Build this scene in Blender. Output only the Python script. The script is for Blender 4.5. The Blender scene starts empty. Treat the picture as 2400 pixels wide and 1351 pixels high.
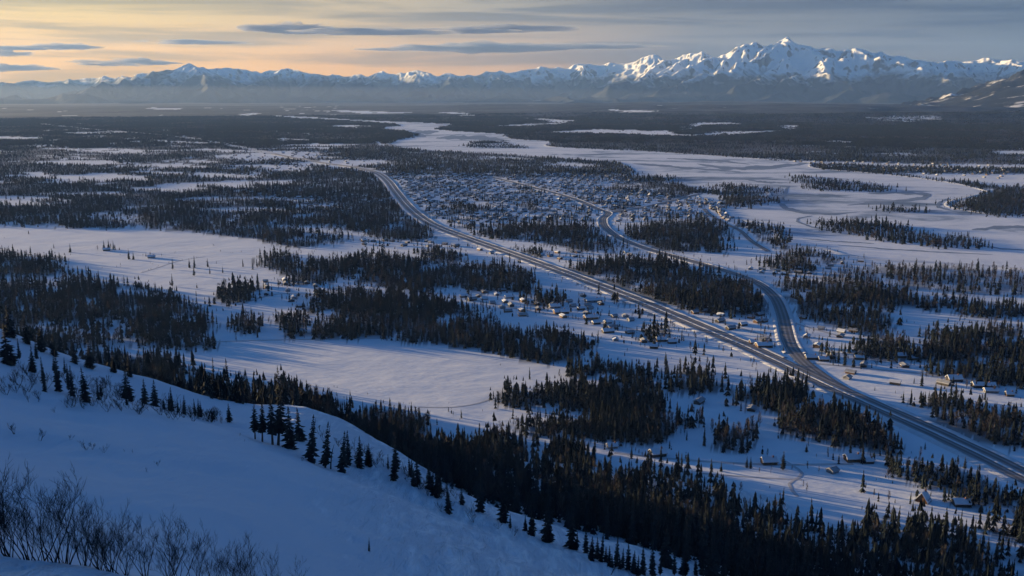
import bpy, math, random
import numpy as np
from mathutils import Vector, Matrix

random.seed(7)
rng = np.random.default_rng(7)
S = bpy.context.scene
COL = S.collection
R = math.radians

# ------------------------------------------------------------------ camera
W_PX, H_PX, F_PX, V_HOR = 2400.0, 1351.0, 2305.0, 212.0
CAM_Z = 220.0
PITCH = math.atan((H_PX / 2 - V_HOR) / F_PX)
cam_d = bpy.data.cameras.new('camera')
cam_d.sensor_width = 36.0
cam_d.lens = 36.0 * F_PX / W_PX
cam_d.clip_start = 0.5
cam_d.clip_end = 200000.0
cam = bpy.data.objects.new('camera', cam_d)
cam.location = (0, 0, CAM_Z)
cam.rotation_euler = (math.pi / 2 - PITCH, 0, 0)
COL.objects.link(cam)
S.camera = cam

# ------------------------------------------------------------------ sun, sky, exposure
SUN_AZ = R(-63.0)          # measured from +Y towards +X
SUN_EL = R(5.1)
SKY_STRENGTH = 0.036
SUN_STRENGTH = 3.8
EXPOSURE = 1.6
sun_dir = Vector((math.sin(SUN_AZ) * math.cos(SUN_EL), math.cos(SUN_AZ) * math.cos(SUN_EL), math.sin(SUN_EL)))
sun_l = bpy.data.lights.new('sun', 'SUN')
sun_l.energy = SUN_STRENGTH
sun_l.angle = R(1.2)
sun_l.color = (1.0, 0.79, 0.52)
sun = bpy.data.objects.new('sun', sun_l)
sun.rotation_euler = (-sun_dir).to_track_quat('-Z', 'Y').to_euler()
sun.location = (-300, 200, 600)
COL.objects.link(sun)


def nd(nt, kind, loc=(0, 0), **kw):
    n = nt.nodes.new(kind)
    for k, v in kw.items():
        if k.startswith('i_'):
            n.inputs[k[2:].replace('_', ' ')].default_value = v
        else:
            setattr(n, k, v)
    return n


def mth(nt, op, a, b=None, clamp=False):
    n = nt.nodes.new('ShaderNodeMath')
    n.operation = op
    n.use_clamp = clamp
    for i, v in enumerate((a, b)):
        if v is None:
            continue
        if isinstance(v, (int, float)):
            n.inputs[i].default_value = v
        else:
            nt.links.new(v, n.inputs[i])
    return n.outputs[0]


def ramp(nt, fac, stops, interp='LINEAR'):
    n = nt.nodes.new('ShaderNodeValToRGB')
    n.color_ramp.interpolation = interp
    el = n.color_ramp.elements
    while len(el) < len(stops):
        el.new(0.5)
    for e, (p, c) in zip(el, stops):
        e.position = p
        e.color = (*c, 1) if len(c) == 3 else c
    nt.links.new(fac, n.inputs['Fac'])
    return n.outputs['Color']


def mixc(nt, fac, a, b, blend='MIX'):
    n = nt.nodes.new('ShaderNodeMix')
    n.data_type = 'RGBA'
    n.blend_type = blend
    n.clamp_factor = True
    for s, v in ((n.inputs[0], fac), (n.inputs[6], a), (n.inputs[7], b)):
        if isinstance(v, (int, float)):
            s.default_value = v
        elif isinstance(v, tuple):
            s.default_value = (*v, 1) if len(v) == 3 else v
        else:
            nt.links.new(v, s)
    return n.outputs[2]


def build_world():
    w = bpy.data.worlds.new('World')
    S.world = w
    w.use_nodes = True
    nt = w.node_tree
    nt.nodes.clear()
    out = nt.nodes.new('ShaderNodeOutputWorld')
    bg = nt.nodes.new('ShaderNodeBackground')
    bg.inputs['Strength'].default_value = SKY_STRENGTH
    nt.links.new(bg.outputs[0], out.inputs[0])
    sky = nt.nodes.new('ShaderNodeTexSky')
    sky.sky_type = 'NISHITA'
    sky.sun_disc = False
    sky.sun_elevation = SUN_EL
    sky.sun_rotation = SUN_AZ
    sky.altitude = 200
    sky.air_density = 1.0
    sky.dust_density = 1.0
    sky.ozone_density = 1.5
    tc = nt.nodes.new('ShaderNodeTexCoord')
    nrm = nt.nodes.new('ShaderNodeVectorMath'); nrm.operation = 'NORMALIZE'
    nt.links.new(tc.outputs['Generated'], nrm.inputs[0])
    sep = nt.nodes.new('ShaderNodeSeparateXYZ')
    nt.links.new(nrm.outputs[0], sep.inputs[0])
    elev = sep.outputs['Z']
    # angle to the sun's azimuth: 1 towards it, -1 away
    dot = nt.nodes.new('ShaderNodeVectorMath'); dot.operation = 'DOT_PRODUCT'
    nt.links.new(nrm.outputs[0], dot.inputs[0])
    dot.inputs[1].default_value = (math.sin(SUN_AZ), math.cos(SUN_AZ), 0)
    toward = mth(nt, 'MULTIPLY_ADD', dot.outputs['Value'], 0.5)
    toward.node.inputs[2].default_value = 0.5
    # thin high cloud veil: streaks stretched along the horizon
    mp = nt.nodes.new('ShaderNodeMapping')
    mp.inputs['Scale'].default_value = (2.2, 2.2, 46.0)
    mp.inputs['Rotation'].default_value = (0.0, 0.02, 0.3)
    nt.links.new(nrm.outputs[0], mp.inputs['Vector'])
    nz = nd(nt, 'ShaderNodeTexNoise')
    nz.inputs['Scale'].default_value = 1.6
    nz.inputs['Detail'].default_value = 7
    nz.inputs['Roughness'].default_value = 0.55
    nz.inputs['Distortion'].default_value = 0.4
    nt.links.new(mp.outputs[0], nz.inputs['Vector'])
    streak = ramp(nt, nz.outputs['Fac'], [(0.42, (0, 0, 0)), (0.62, (1, 1, 1))], 'EASE')
    # colour of the veil by angle to the sun and by height
    horizon_c = ramp(nt, toward, [(0.0, (0.10, 0.15, 0.25)), (0.50, (0.13, 0.16, 0.24)), (0.64, (0.24, 0.22, 0.24)), (0.73, (0.70, 0.41, 0.19)),
                                  (0.80, (1.02, 0.54, 0.12)), (0.87, (1.22, 0.66, 0.09)), (1.0, (1.4, 0.80, 0.14))])
    high_c = ramp(nt, toward, [(0.0, (0.10, 0.16, 0.27)), (0.50, (0.13, 0.18, 0.27)), (0.64, (0.26, 0.27, 0.30)), (0.74, (0.52, 0.46, 0.36)),
                               (0.82, (0.90, 0.69, 0.36)), (0.88, (1.15, 0.86, 0.34)), (1.0, (1.4, 1.0, 0.4))])
    hfac = ramp(nt, elev, [(0.015, (0, 0, 0)), (0.085, (1, 1, 1))], 'EASE')
    veil_c = mixc(nt, hfac, horizon_c, high_c)
    shade_c = mixc(nt, 1.0, veil_c, (0.50, 0.55, 0.68), 'MULTIPLY')
    veil_c = mixc(nt, mth(nt, 'MULTIPLY', streak, 0.95), veil_c, shade_c)
    # the veil thins out with height and leaves the clear evening sky above it
    vfac = ramp(nt, elev, [(0.0, (1, 1, 1)), (0.09, (0.95, 0.95, 0.95)), (0.24, (0.0, 0.0, 0.0))], 'EASE')
    scale = nt.nodes.new('ShaderNodeVectorMath'); scale.operation = 'SCALE'
    nt.links.new(veil_c, scale.inputs[0])
    scale.inputs['Scale'].default_value = 0.76 / (SKY_STRENGTH * 2 ** EXPOSURE)
    tint = mixc(nt, 1.0, sky.outputs[0], (0.30, 0.86, 1.85), 'MULTIPLY')
    fin = mixc(nt, vfac, tint, scale.outputs[0])
    nt.links.new(fin, bg.inputs['Color'])


build_world()
S.view_settings.view_transform = 'Standard'
S.view_settings.look = 'None'
S.view_settings.exposure = EXPOSURE
S.view_settings.gamma = 1.0
S.view_settings.use_curve_mapping = False
S.render.engine = 'CYCLES'
S.cycles.max_bounces = 5
S.cycles.diffuse_bounces = 3
S.cycles.glossy_bounces = 1
S.cycles.transmission_bounces = 1
S.cycles.volume_bounces = 2
S.cycles.transparent_max_bounces = 8
S.cycles.use_denoising = True
S.cycles.volume_step_rate = 1.0

# ------------------------------------------------------------------ helpers: camera geometry of the survey
CP, SP = math.cos(PITCH), math.sin(PITCH)


def project(x, y, z):
    """Photo pixel of a point of the place."""
    dz = z - CAM_Z
    dep = y * CP - dz * SP
    up = y * SP + dz * CP
    dep = np.maximum(dep, 1e-3)
    return 1200.0 + F_PX * x / dep, H_PX / 2 - F_PX * up / dep


def ray(px, py):
    a = (px - 1200.0) / F_PX
    b = -(py - H_PX / 2) / F_PX
    return np.array([a, CP + b * SP, -SP + b * CP])


def at_dist(px, py, dist):
    """Point seen at a photo pixel at a horizontal distance."""
    d = ray(px, py)
    t = dist / math.hypot(d[0], d[1])
    return np.array([d[0] * t, d[1] * t, CAM_Z + d[2] * t])


def at_ground(px, py, z=0.0):
    d = ray(px, py)
    t = (z - CAM_Z) / d[2]
    return np.array([d[0] * t, d[1] * t, z])


# ------------------------------------------------------------------ helpers: noise
def _hash(ix, iy, seed):
    h = (ix.astype(np.int64) * 374761393 + iy.astype(np.int64) * 668265263 + seed * 1442695041) & 0xFFFFFFFF
    h = ((h ^ (h >> 13)) * 1274126177) & 0xFFFFFFFF
    return (h ^ (h >> 16)) & 0xFFFFFFFF


def pn(x, y, seed=0):
    """Gradient noise, about -1..1."""
    x = np.asarray(x, float); y = np.asarray(y, float)
    ix = np.floor(x); iy = np.floor(y)
    fx = x - ix; fy = y - iy
    u = fx * fx * fx * (fx * (fx * 6 - 15) + 10)
    v = fy * fy * fy * (fy * (fy * 6 - 15) + 10)
    r = 0
    for dx in (0, 1):
        for dy in (0, 1):
            a = _hash(ix + dx, iy + dy, seed) * (2 * math.pi / 4294967296.0)
            g = np.cos(a) * (fx - dx) + np.sin(a) * (fy - dy)
            r = r + g * (u if dx else 1 - u) * (v if dy else 1 - v)
    return r * 1.5


def fbm(x, y, oct=4, seed=0, gain=0.5):
    r, a, f = 0, 1.0, 1.0
    for k in range(oct):
        r = r + a * pn(x * f + 17.3 * k, y * f - 9.1 * k, seed + k)
        a *= gain; f *= 2.03
    return r


def ridged(x, y, oct=5, seed=0):
    r, a, f, w = 0, 1.0, 1.0, 1.0
    for k in range(oct):
        n = 1 - np.abs(pn(x * f, y * f, seed + k))
        n = n * n * w
        w = np.clip(n * 1.6, 0, 1)
        r = r + a * n
        a *= 0.5; f *= 2.1
    return r


def smooth(e0, e1, x):
    t = np.clip((x - e0) / (e1 - e0), 0, 1)
    return t * t * (3 - 2 * t)


def in_poly(px, py, poly):
    p = np.asarray(poly, float)
    x0, y0 = p[:, 0], p[:, 1]
    x1, y1 = np.roll(x0, -1), np.roll(y0, -1)
    ins = np.zeros(px.shape, bool)
    for a, b, c, d in zip(x0, y0, x1, y1):
        if b == d:
            continue
        ins ^= ((b > py) != (d > py)) & (px < (c - a) * (py - b) / (d - b) + a)
    return ins


# ------------------------------------------------------------------ helpers: meshes and objects
def tag(o, label=None, cat=None, group=None, kind=None):
    for k, v in (('label', label), ('category', cat), ('group', group), ('kind', kind)):
        if v:
            o[k] = v
    return o


def mesh_from(name, verts, faces, mats=(), smooth_shade=False, mat_idx=None):
    me = bpy.data.meshes.new(name)
    verts = np.asarray(verts, np.float32).reshape(-1, 3)
    if isinstance(faces, np.ndarray):
        n, k = faces.shape
        me.vertices.add(len(verts)); me.vertices.foreach_set('co', verts.ravel())
        me.loops.add(n * k); me.loops.foreach_set('vertex_index', faces.astype(np.int32).ravel())
        me.polygons.add(n)
        me.polygons.foreach_set('loop_start', np.arange(0, n * k, k, dtype=np.int32))
    else:
        me.from_pydata(verts.tolist(), [], faces)
    for m in mats:
        me.materials.append(m)
    if mat_idx is not None:
        me.polygons.foreach_set('material_index', np.asarray(mat_idx, np.int32))
    me.update(calc_edges=True)
    me.validate()
    me.polygons.foreach_set('use_smooth', np.full(len(me.polygons), smooth_shade))
    return me


def obj(name, me, parent=None, loc=None):
    o = bpy.data.objects.new(name, me)
    COL.objects.link(o)
    if parent:
        o.parent = parent
    if loc is not None:
        o.location = loc
    return o


def empty(name, loc, rz=0.0):
    o = bpy.data.objects.new(name, None)
    o.empty_display_size = 0.5
    o.location = loc
    o.rotation_euler = (0, 0, rz)
    COL.objects.link(o)
    return o


def grid_faces(nr, nc):
    i = np.arange(nr - 1)[:, None] * nc + np.arange(nc - 1)[None, :]
    return np.stack([i, i + 1, i + nc + 1, i + nc], -1).reshape(-1, 4)


def float_attr(me, name, vals):
    a = me.attributes.new(name, 'FLOAT', 'POINT')
    a.data.foreach_set('value', np.asarray(vals, np.float32).ravel())


# ------------------------------------------------------------------ materials
def new_mat(name):
    m = bpy.data.materials.new(name)
    m.use_nodes = True
    nt = m.node_tree
    b = nt.nodes['Principled BSDF']
    b.inputs['Specular IOR Level'].default_value = 0.15
    return m, nt, b


def noise(nt, scale, detail=4, rough=0.5, vec=None, dist=0.0):
    n = nt.nodes.new('ShaderNodeTexNoise')
    n.inputs['Scale'].default_value = scale
    n.inputs['Detail'].default_value = detail
    n.inputs['Roughness'].default_value = rough
    n.inputs['Distortion'].default_value = dist
    if vec is not None:
        nt.links.new(vec, n.inputs['Vector'])
    return n.outputs['Fac']


def pos(nt, scale=(1, 1, 1), rot=(0, 0, 0)):
    g = nt.nodes.new('ShaderNodeNewGeometry')
    m = nt.nodes.new('ShaderNodeMapping')
    m.inputs['Scale'].default_value = scale
    m.inputs['Rotation'].default_value = rot
    nt.links.new(g.outputs['Position'], m.inputs['Vector'])
    return m.outputs[0]


def attr(nt, name):
    a = nt.nodes.new('ShaderNodeAttribute')
    a.attribute_name = name
    return a.outputs['Fac']


def bump(nt, b, h, strength, dist, prev=None):
    n = nt.nodes.new('ShaderNodeBump')
    n.inputs['Strength'].default_value = strength
    n.inputs['Distance'].default_value = dist
    nt.links.new(h, n.inputs['Height'])
    if prev is not None:
        nt.links.new(prev, n.inputs['Normal'])
    if b is not None:
        nt.links.new(n.outputs[0], b.inputs['Normal'])
    return n.outputs[0]


SNOW_C = (0.80, 0.82, 0.85)


def mat_ground():
    m, nt, b = new_mat('valley_snow')
    can = attr(nt, 'canopy')
    p = pos(nt)
    n1 = noise(nt, 1 / 180.0, 6, 0.6, p)
    n2 = noise(nt, 1 / 14.0, 5, 0.6, p)
    snow = mixc(nt, n1, (0.74, 0.77, 0.81), (0.84, 0.86, 0.88))
    canopy = mixc(nt, ramp(nt, mth(nt, 'ADD', mth(nt, 'MULTIPLY', noise(nt, 1 / 1100.0, 6, 0.6, p), 0.5), mth(nt, 'MULTIPLY', noise(nt, 1 / 300.0, 8, 0.7, p), 0.5)), [(0.40, (0, 0, 0)), (0.68, (1, 1, 1))]), (0.006, 0.010, 0.014), (0.11, 0.11, 0.115))
    canopy = mixc(nt, ramp(nt, noise(nt, 1 / 160.0, 6, 0.7, p), [(0.62, (0, 0, 0)), (0.70, (0.6, 0.6, 0.6))]), canopy, (0.5, 0.52, 0.55))
    col = mixc(nt, can, snow, canopy)
    nt.links.new(col, b.inputs['Base Color'])
    b.inputs['Roughness'].default_value = 0.75
    drift = noise(nt, 1 / 60.0, 5, 0.55, pos(nt, (0.6, 1.2, 1), (0, 0, 0.5)))
    a = bump(nt, None, drift, 0.35, 5.0)
    bump(nt, b, n2, 0.3, 0.6, a)
    return m


def mat_hill():
    m, nt, b = new_mat('hill_snow')
    p = pos(nt)
    n1 = noise(nt, 1 / 40.0, 5, 0.55, p)
    col = mixc(nt, n1, (0.76, 0.79, 0.83), (0.83, 0.85, 0.88))
    nt.links.new(col, b.inputs['Base Color'])
    b.inputs['Roughness'].default_value = 0.7
    wind_and_sun = attr(nt, 'wind_and_sun')
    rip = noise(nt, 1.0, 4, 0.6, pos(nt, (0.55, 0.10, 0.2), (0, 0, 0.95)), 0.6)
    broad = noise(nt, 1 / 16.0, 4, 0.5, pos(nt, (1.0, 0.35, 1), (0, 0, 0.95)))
    sun_streak = ramp(nt, mth(nt, 'MULTIPLY', noise(nt, 1.0, 6, 0.62, pos(nt, (0.30, 0.045, 0.1), (0, 0, 0.95)), 0.5), mth(nt, 'ADD', mth(nt, 'MULTIPLY', wind_and_sun, 0.35), 0.65)), [(0.46, (0, 0, 0)), (0.60, (1, 1, 1))])  # grazing sun streaks painted into the snow colour, paler along the wind
    nt.links.new(mixc(nt, sun_streak, mixc(nt, n1, (0.66, 0.69, 0.74), (0.74, 0.77, 0.81)), (0.93, 0.93, 0.94)), b.inputs['Base Color'])
    a = bump(nt, None, broad, 0.35, 3.0)
    bump(nt, b, mth(nt, 'MULTIPLY', rip, wind_and_sun), 1.0, 2.2, a)
    return m


def mat_river():
    m, nt, b = new_mat('river_ice')
    p = pos(nt, (1, 1, 1))
    flow = noise(nt, 1 / 260.0, 6, 0.62, pos(nt, (0.55, 1.25, 1), (0, 0, 0.5)), 1.2)
    n2 = noise(nt, 1 / 60.0, 6, 0.6, p, 0.8)
    f = mth(nt, 'ADD', mth(nt, 'MULTIPLY', flow, 0.75), mth(nt, 'MULTIPLY', n2, 0.25))
    col = ramp(nt, f, [(0.38, (0.22, 0.28, 0.35)), (0.43, (0.42, 0.48, 0.56)), (0.47, (0.68, 0.72, 0.77)), (0.55, (0.82, 0.84, 0.87))])
    nt.links.new(col, b.inputs['Base Color'])
    b.inputs['Roughness'].default_value = 0.7
    b.inputs['Specular IOR Level'].default_value = 0.03
    bump(nt, b, noise(nt, 1 / 25.0, 6, 0.6, p), 0.3, 1.5)
    return m


def mat_road():
    m, nt, b = new_mat('road_asphalt')
    u = attr(nt, 'across')
    wob = noise(nt, 1 / 30.0, 4, 0.6, pos(nt))
    uu = mth(nt, 'ADD', u, mth(nt, 'MULTIPLY', mth(nt, 'SUBTRACT', wob, 0.5), 0.05))
    # wheel tracks swept bare, packed snow between lanes
    k = attr(nt, 'lanes')
    tri = mth(nt, 'SINE', mth(nt, 'MULTIPLY', mth(nt, 'MULTIPLY', uu, k), 2 * math.pi))
    s = ramp(nt, mth(nt, 'MULTIPLY_ADD', tri, 0.5).node.outputs[0], [(0.35, (0, 0, 0)), (0.9, (1, 1, 1))])
    s.node.inputs['Fac'].links[0].from_node.inputs[2].default_value = 0.5
    dirt = noise(nt, 1 / 9.0, 5, 0.7, pos(nt))
    asp = mixc(nt, dirt, (0.105, 0.103, 0.105), (0.20, 0.197, 0.20))
    sl = mixc(nt, dirt, (0.30, 0.30, 0.31), (0.52, 0.52, 0.54))
    col = mixc(nt, mth(nt, 'MULTIPLY', s, 0.5), asp, sl)
    nt.links.new(col, b.inputs['Base Color'])
    b.inputs['Roughness'].default_value = 0.65
    return m


def mat_bank():
    m, nt, b = new_mat('ploughed_snow')
    n = noise(nt, 1 / 5.0, 6, 0.65, pos(nt))
    nt.links.new(mixc(nt, n, (0.50, 0.50, 0.51), (0.80, 0.81, 0.83)), b.inputs['Base Color'])
    b.inputs['Roughness'].default_value = 0.8
    bump(nt, b, n, 0.6, 0.8)
    return m


def mat_simple(name, c0, c1, scale=0.5, rough=0.8, per_object=0.0):
    m, nt, b = new_mat(name)
    tcn = nt.nodes.new('ShaderNodeTexCoord')
    n = noise(nt, scale, 4, 0.6, tcn.outputs['Object'])
    col = mixc(nt, n, c0, c1)
    if per_object:
        oi = nt.nodes.new('ShaderNodeObjectInfo')
        hv = nt.nodes.new('ShaderNodeHueSaturation')
        nt.links.new(mth(nt, 'MULTIPLY_ADD', oi.outputs['Random'], per_object).node.outputs[0], hv.inputs['Value'])
        hv.inputs['Value'].links[0].from_node.inputs[2].default_value = 1 - per_object / 2
        nt.links.new(col, hv.inputs['Color'])
        col = hv.outputs[0]
    nt.links.new(col, b.inputs['Base Color'])
    b.inputs['Roughness'].default_value = rough
    return m


def mat_mountain(name, lo, hi, rough_rock):
    m, nt, b = new_mat(name)
    g = nt.nodes.new('ShaderNodeNewGeometry')
    sp = nt.nodes.new('ShaderNodeSeparateXYZ'); nt.links.new(g.outputs['Normal'], sp.inputs[0])
    pp = nt.nodes.new('ShaderNodeSeparateXYZ'); nt.links.new(g.outputs['Position'], pp.inputs[0])
    p = pos(nt)
    n1 = noise(nt, 1 / 420.0, 7, 0.62, pos(nt, (1, 1, 0.45)))
    n2 = noise(nt, 1 / 1100.0, 4, 0.55, p)
    # bare rock where it is steep
    steep = mth(nt, 'SUBTRACT', 1.0, sp.outputs['Z'])
    rk = mth(nt, 'ADD', mth(nt, 'MULTIPLY', steep, rough_rock), mth(nt, 'MULTIPLY', n1, 0.7))
    rock_f = ramp(nt, rk, [(0.66, (0, 0, 0)), (0.76, (1, 1, 1))])
    # tree line: dark below, snow above, broken by gullies
    hz = mth(nt, 'ADD', pp.outputs['Z'], mth(nt, 'MULTIPLY', mth(nt, 'SUBTRACT', n2, 0.5), 500.0))
    hz = mth(nt, 'ADD', hz, mth(nt, 'MULTIPLY', mth(nt, 'SUBTRACT', n1, 0.5), 900.0))
    tl = ramp(nt, mth(nt, 'MULTIPLY', hz, 1 / 1400.0), [(lo, (1, 1, 1)), (hi, (0, 0, 0))])
    rock = mixc(nt, n1, (0.035, 0.04, 0.05), (0.11, 0.11, 0.12))
    col = mixc(nt, rock_f, (0.80, 0.82, 0.85), rock)
    col = mixc(nt, tl, col, (0.030, 0.037, 0.042))
    nt.links.new(col, b.inputs['Base Color'])
    b.inputs['Roughness'].default_value = 0.8
    bump(nt, b, noise(nt, 1 / 140.0, 6, 0.6, p), 0.4, 30.0)
    return m


def mat_ridge():
    m, nt, b = new_mat('ridge_forest_snow')
    n1 = noise(nt, 1 / 330.0, 8, 0.66, pos(nt, (0.6, 1.5, 1.6), (0, 0, 0.7)))
    n2 = noise(nt, 1 / 60.0, 4, 0.6, pos(nt))
    wood = mixc(nt, n2, (0.006, 0.010, 0.014), (0.020, 0.024, 0.028))
    nt.links.new(mixc(nt, ramp(nt, n1, [(0.57, (0, 0, 0)), (0.63, (0.8, 0.8, 0.8))]), wood, (0.78, 0.80, 0.83)), b.inputs['Base Color'])
    b.inputs['Roughness'].default_value = 0.8
    return m


M_GROUND, M_HILL, M_RIVER, M_ROAD, M_BANK, M_MOUNT, M_RIDGE = mat_ground(), mat_hill(), mat_river(), mat_road(), mat_bank(), mat_mountain('mountain_snow_rock', 0.28, 0.44, 1.2), mat_ridge()
M_SPRUCE = mat_simple('spruce_needles', (0.007, 0.013, 0.015), (0.024, 0.032, 0.032), 0.6, 0.85, 0.7)
M_TRUNK = mat_simple('bark', (0.045, 0.035, 0.028), (0.09, 0.07, 0.06), 3.0)
M_TWIG = mat_simple('twig_bark', (0.018, 0.014, 0.013), (0.042, 0.033, 0.029), 4.0)
M_BIRCH = mat_simple('bare_twig_crown', (0.040, 0.036, 0.036), (0.070, 0.061, 0.058), 0.5, 0.9, 0.7)
M_SNOWCAP = mat_simple('roof_snow', (0.60, 0.63, 0.67), (0.72, 0.74, 0.77), 0.4, 0.7)
M_WALLS = [mat_simple('brown_boards', (0.09, 0.05, 0.03), (0.16, 0.09, 0.055), 1.0, 0.8),
           mat_simple('grey_boards', (0.16, 0.16, 0.17), (0.26, 0.26, 0.27), 1.0, 0.8),
           mat_simple('tan_boards', (0.14, 0.09, 0.055), (0.21, 0.135, 0.08), 1.0, 0.8),
           mat_simple('dark_boards', (0.05, 0.045, 0.042), (0.09, 0.08, 0.075), 1.0, 0.8)]
M_EAVE = mat_simple('eave_boards', (0.05, 0.04, 0.035), (0.09, 0.07, 0.06), 1.0)
M_GLASS = mat_simple('window_glass', (0.02, 0.025, 0.03), (0.04, 0.045, 0.05), 1.0, 0.1)
M_CHIM = mat_simple('chimney_brick', (0.16, 0.09, 0.07), (0.24, 0.13, 0.10), 2.0)

# ------------------------------------------------------------------ the hill: surveyed points (photo pixel, distance)
HILL_PTS = [
    (-150, 1298, 38), (0, 1304, 37), (150, 1316, 36), (320, 1340, 34), (450, 1376, 32), (0, 1351, 31), (250, 1400, 28), (0, 1450, 24),
    (-300, 1180, 130), (0, 1180, 135), (0, 1260, 105), (300, 1260, 115), (300, 1150, 150), (600, 1300, 120), (600, 1200, 150),
    (900, 1351, 140), (900, 1250, 170), (1200, 1351, 165),
    (0, 1050, 190), (300, 1050, 200), (600, 1100, 205), (900, 1150, 215), (1200, 1290, 205),
    (0, 930, 250), (250, 960, 255), (500, 1000, 262), (0, 850, 300), (150, 890, 300),
    (253, 900, 318), (320, 940, 305), (393, 962, 300), (443, 972, 296), (520, 990, 290), (595, 1032, 270), (640, 1043, 268),
    (682, 1053, 265), (730, 1083, 257), (800, 1100, 255), (860, 1120, 252), (923, 1127, 255), (970, 1140, 253), (1023, 1167, 250),
    (1052, 1205, 240), (1133, 1205, 245), (1207, 1235, 240), (1300, 1275, 232), (1400, 1313, 222), (1482, 1345, 214),
    (800, 1043, 285), (883, 1070, 280), (940, 1090, 275),
    (0, 770, 360), (110, 820, 352), (187, 847, 348), (287, 872, 346), (393, 898, 346), (447, 923, 342), (523, 957, 332),
    (587, 952, 366), (630, 947, 370), (683, 950, 370), (733, 958, 368), (800, 980, 355), (867, 1020, 340), (933, 1057, 325),
    (1007, 1117, 302), (1133, 1180, 285), (1300, 1230, 275), (1383, 1260, 270), (1483, 1277, 262), (1600, 1330, 250), (1720, 1390, 240),
]
pts = [at_dist(*p) for p in HILL_PTS]
for (px, py, d) in [(-250, 700, 365), (0, 770, 360), (187, 847, 348), (393, 898, 346), (587, 952, 366), (733, 958, 368), (867, 1020, 340),
                    (1007, 1117, 302), (1133, 1180, 285), (1300, 1230, 275), (1483, 1277, 262), (1600, 1330, 250), (1720, 1390, 240)]:
    c = at_dist(px, py, d)
    for extra, frac in ((60, 0.74), (140, 0.40), (260, 0.06), (420, -0.15)):
        s = (d + extra) / d
        pts.append(np.array([c[0] * s, c[1] * s, c[2] * frac]))
pts += [np.array(p, float) for p in [  # among these an unseen left shoulder, raised to shade the slope and mound
    (0, 0, 217.6), (0, 12, 213), (15, -20, 221), (-25, 5, 219), (25, 18, 205), (-30, -30, 226), (-68, 56, 215), (-120, 84, 221), (-60, 20, 217), (0, 60, 176), (20, 70, 166),
    (0, -160, 246), (-220, -120, 250), (200, -120, 205), (-260, 40, 228), (-230, 150, 204), (-300, 250, 200), (-420, 330, 196), (-600, 250, 215),
    (-500, -100, 230), (90, 60, 150), (85, 150, 108), (140, 210, 66), (210, 150, 70), (240, 40, 90), (240, 260, 18), (330, 160, 20), (400, 300, -20),
    (380, 0, 60), (520, 120, -20), (500, -200, 60), (-420, 480, 125), (-520, 620, 20), (-650, 480, 100), (-700, 700, -30)]]
HP = np.array(pts)


def _tps_fit(P, lam=30.0):
    n = len(P)
    xy = P[:, :2] / 100.0
    r2 = ((xy[:, None] - xy[None]) ** 2).sum(-1)
    K = np.where(r2 > 0, 0.5 * r2 * np.log(np.maximum(r2, 1e-12)), 0) + np.eye(n) * lam * 1e-4
    Q = np.hstack([np.ones((n, 1)), xy])
    A = np.block([[K, Q], [Q.T, np.zeros((3, 3))]])
    return np.linalg.solve(A, np.concatenate([P[:, 2], np.zeros(3)]))


TPS = _tps_fit(HP)


def hill_z(x, y):
    x = np.asarray(x, float); y = np.asarray(y, float)
    sh = x.shape
    X = np.stack([x.ravel(), y.ravel()], -1) / 100.0
    out = np.zeros(len(X))
    for k in range(0, len(X), 20000):
        c = X[k:k + 20000]
        r2 = ((c[:, None] - HP[None, :, :2] / 100.0) ** 2).sum(-1)
        out[k:k + 20000] = (0.5 * r2 * np.log(np.maximum(r2, 1e-12))) @ TPS[:len(HP)] + TPS[-3] + c @ TPS[-2:]
    xr, yr = x.ravel(), y.ravel()
    d = np.hypot(xr, yr)
    out = out + smooth(60, 160, d) * (1.2 * fbm(xr / 45, yr / 45, 3, 5) + 0.34 * fbm(xr / 9, yr / 9, 3, 8)) \
        + (1 - smooth(40, 70, d)) * 0.25 * fbm(xr / 3.0, yr / 3.0, 4, 9)
    # the toe runs out under the valley floor
    out = out - 1000 * smooth(620, 1150, d) ** 2 - 3.0 * smooth(560, 640, d)
    return out.reshape(sh)


def surf_z(x, y):
    x = np.asarray(x, float); y = np.asarray(y, float)
    d = np.hypot(x, y)
    z = np.zeros(x.shape)
    near = d < 900
    if near.any():
        z[near] = np.maximum(hill_z(x[near], y[near]), 0)
    return z


def hit(px, py, near=20.0):
    """First point of the hill or valley floor on the sight line of a photo pixel."""
    d = ray(px, py)
    d = d / math.hypot(d[0], d[1])
    t = near + np.cumsum(np.full(2600, 0.35))
    z = surf_z(d[0] * t, d[1] * t)
    below = np.nonzero(CAM_Z + d[2] * t <= z)[0]
    if len(below):
        s = t[below[0]]
    else:
        s = -CAM_Z / d[2]
    return np.array([d[0] * s, d[1] * s, float(surf_z(np.array([d[0] * s]), np.array([d[1] * s]))[0])]), s


def polar_mesh(name, az, dist, zf):
    A, D = np.meshgrid(az, dist)
    X, Y = np.sin(A) * D, np.cos(A) * D
    Z = zf(X, Y)
    return np.stack([X, Y, Z], -1).reshape(-1, 3), grid_faces(len(dist), len(az)), X, Y, Z


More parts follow.
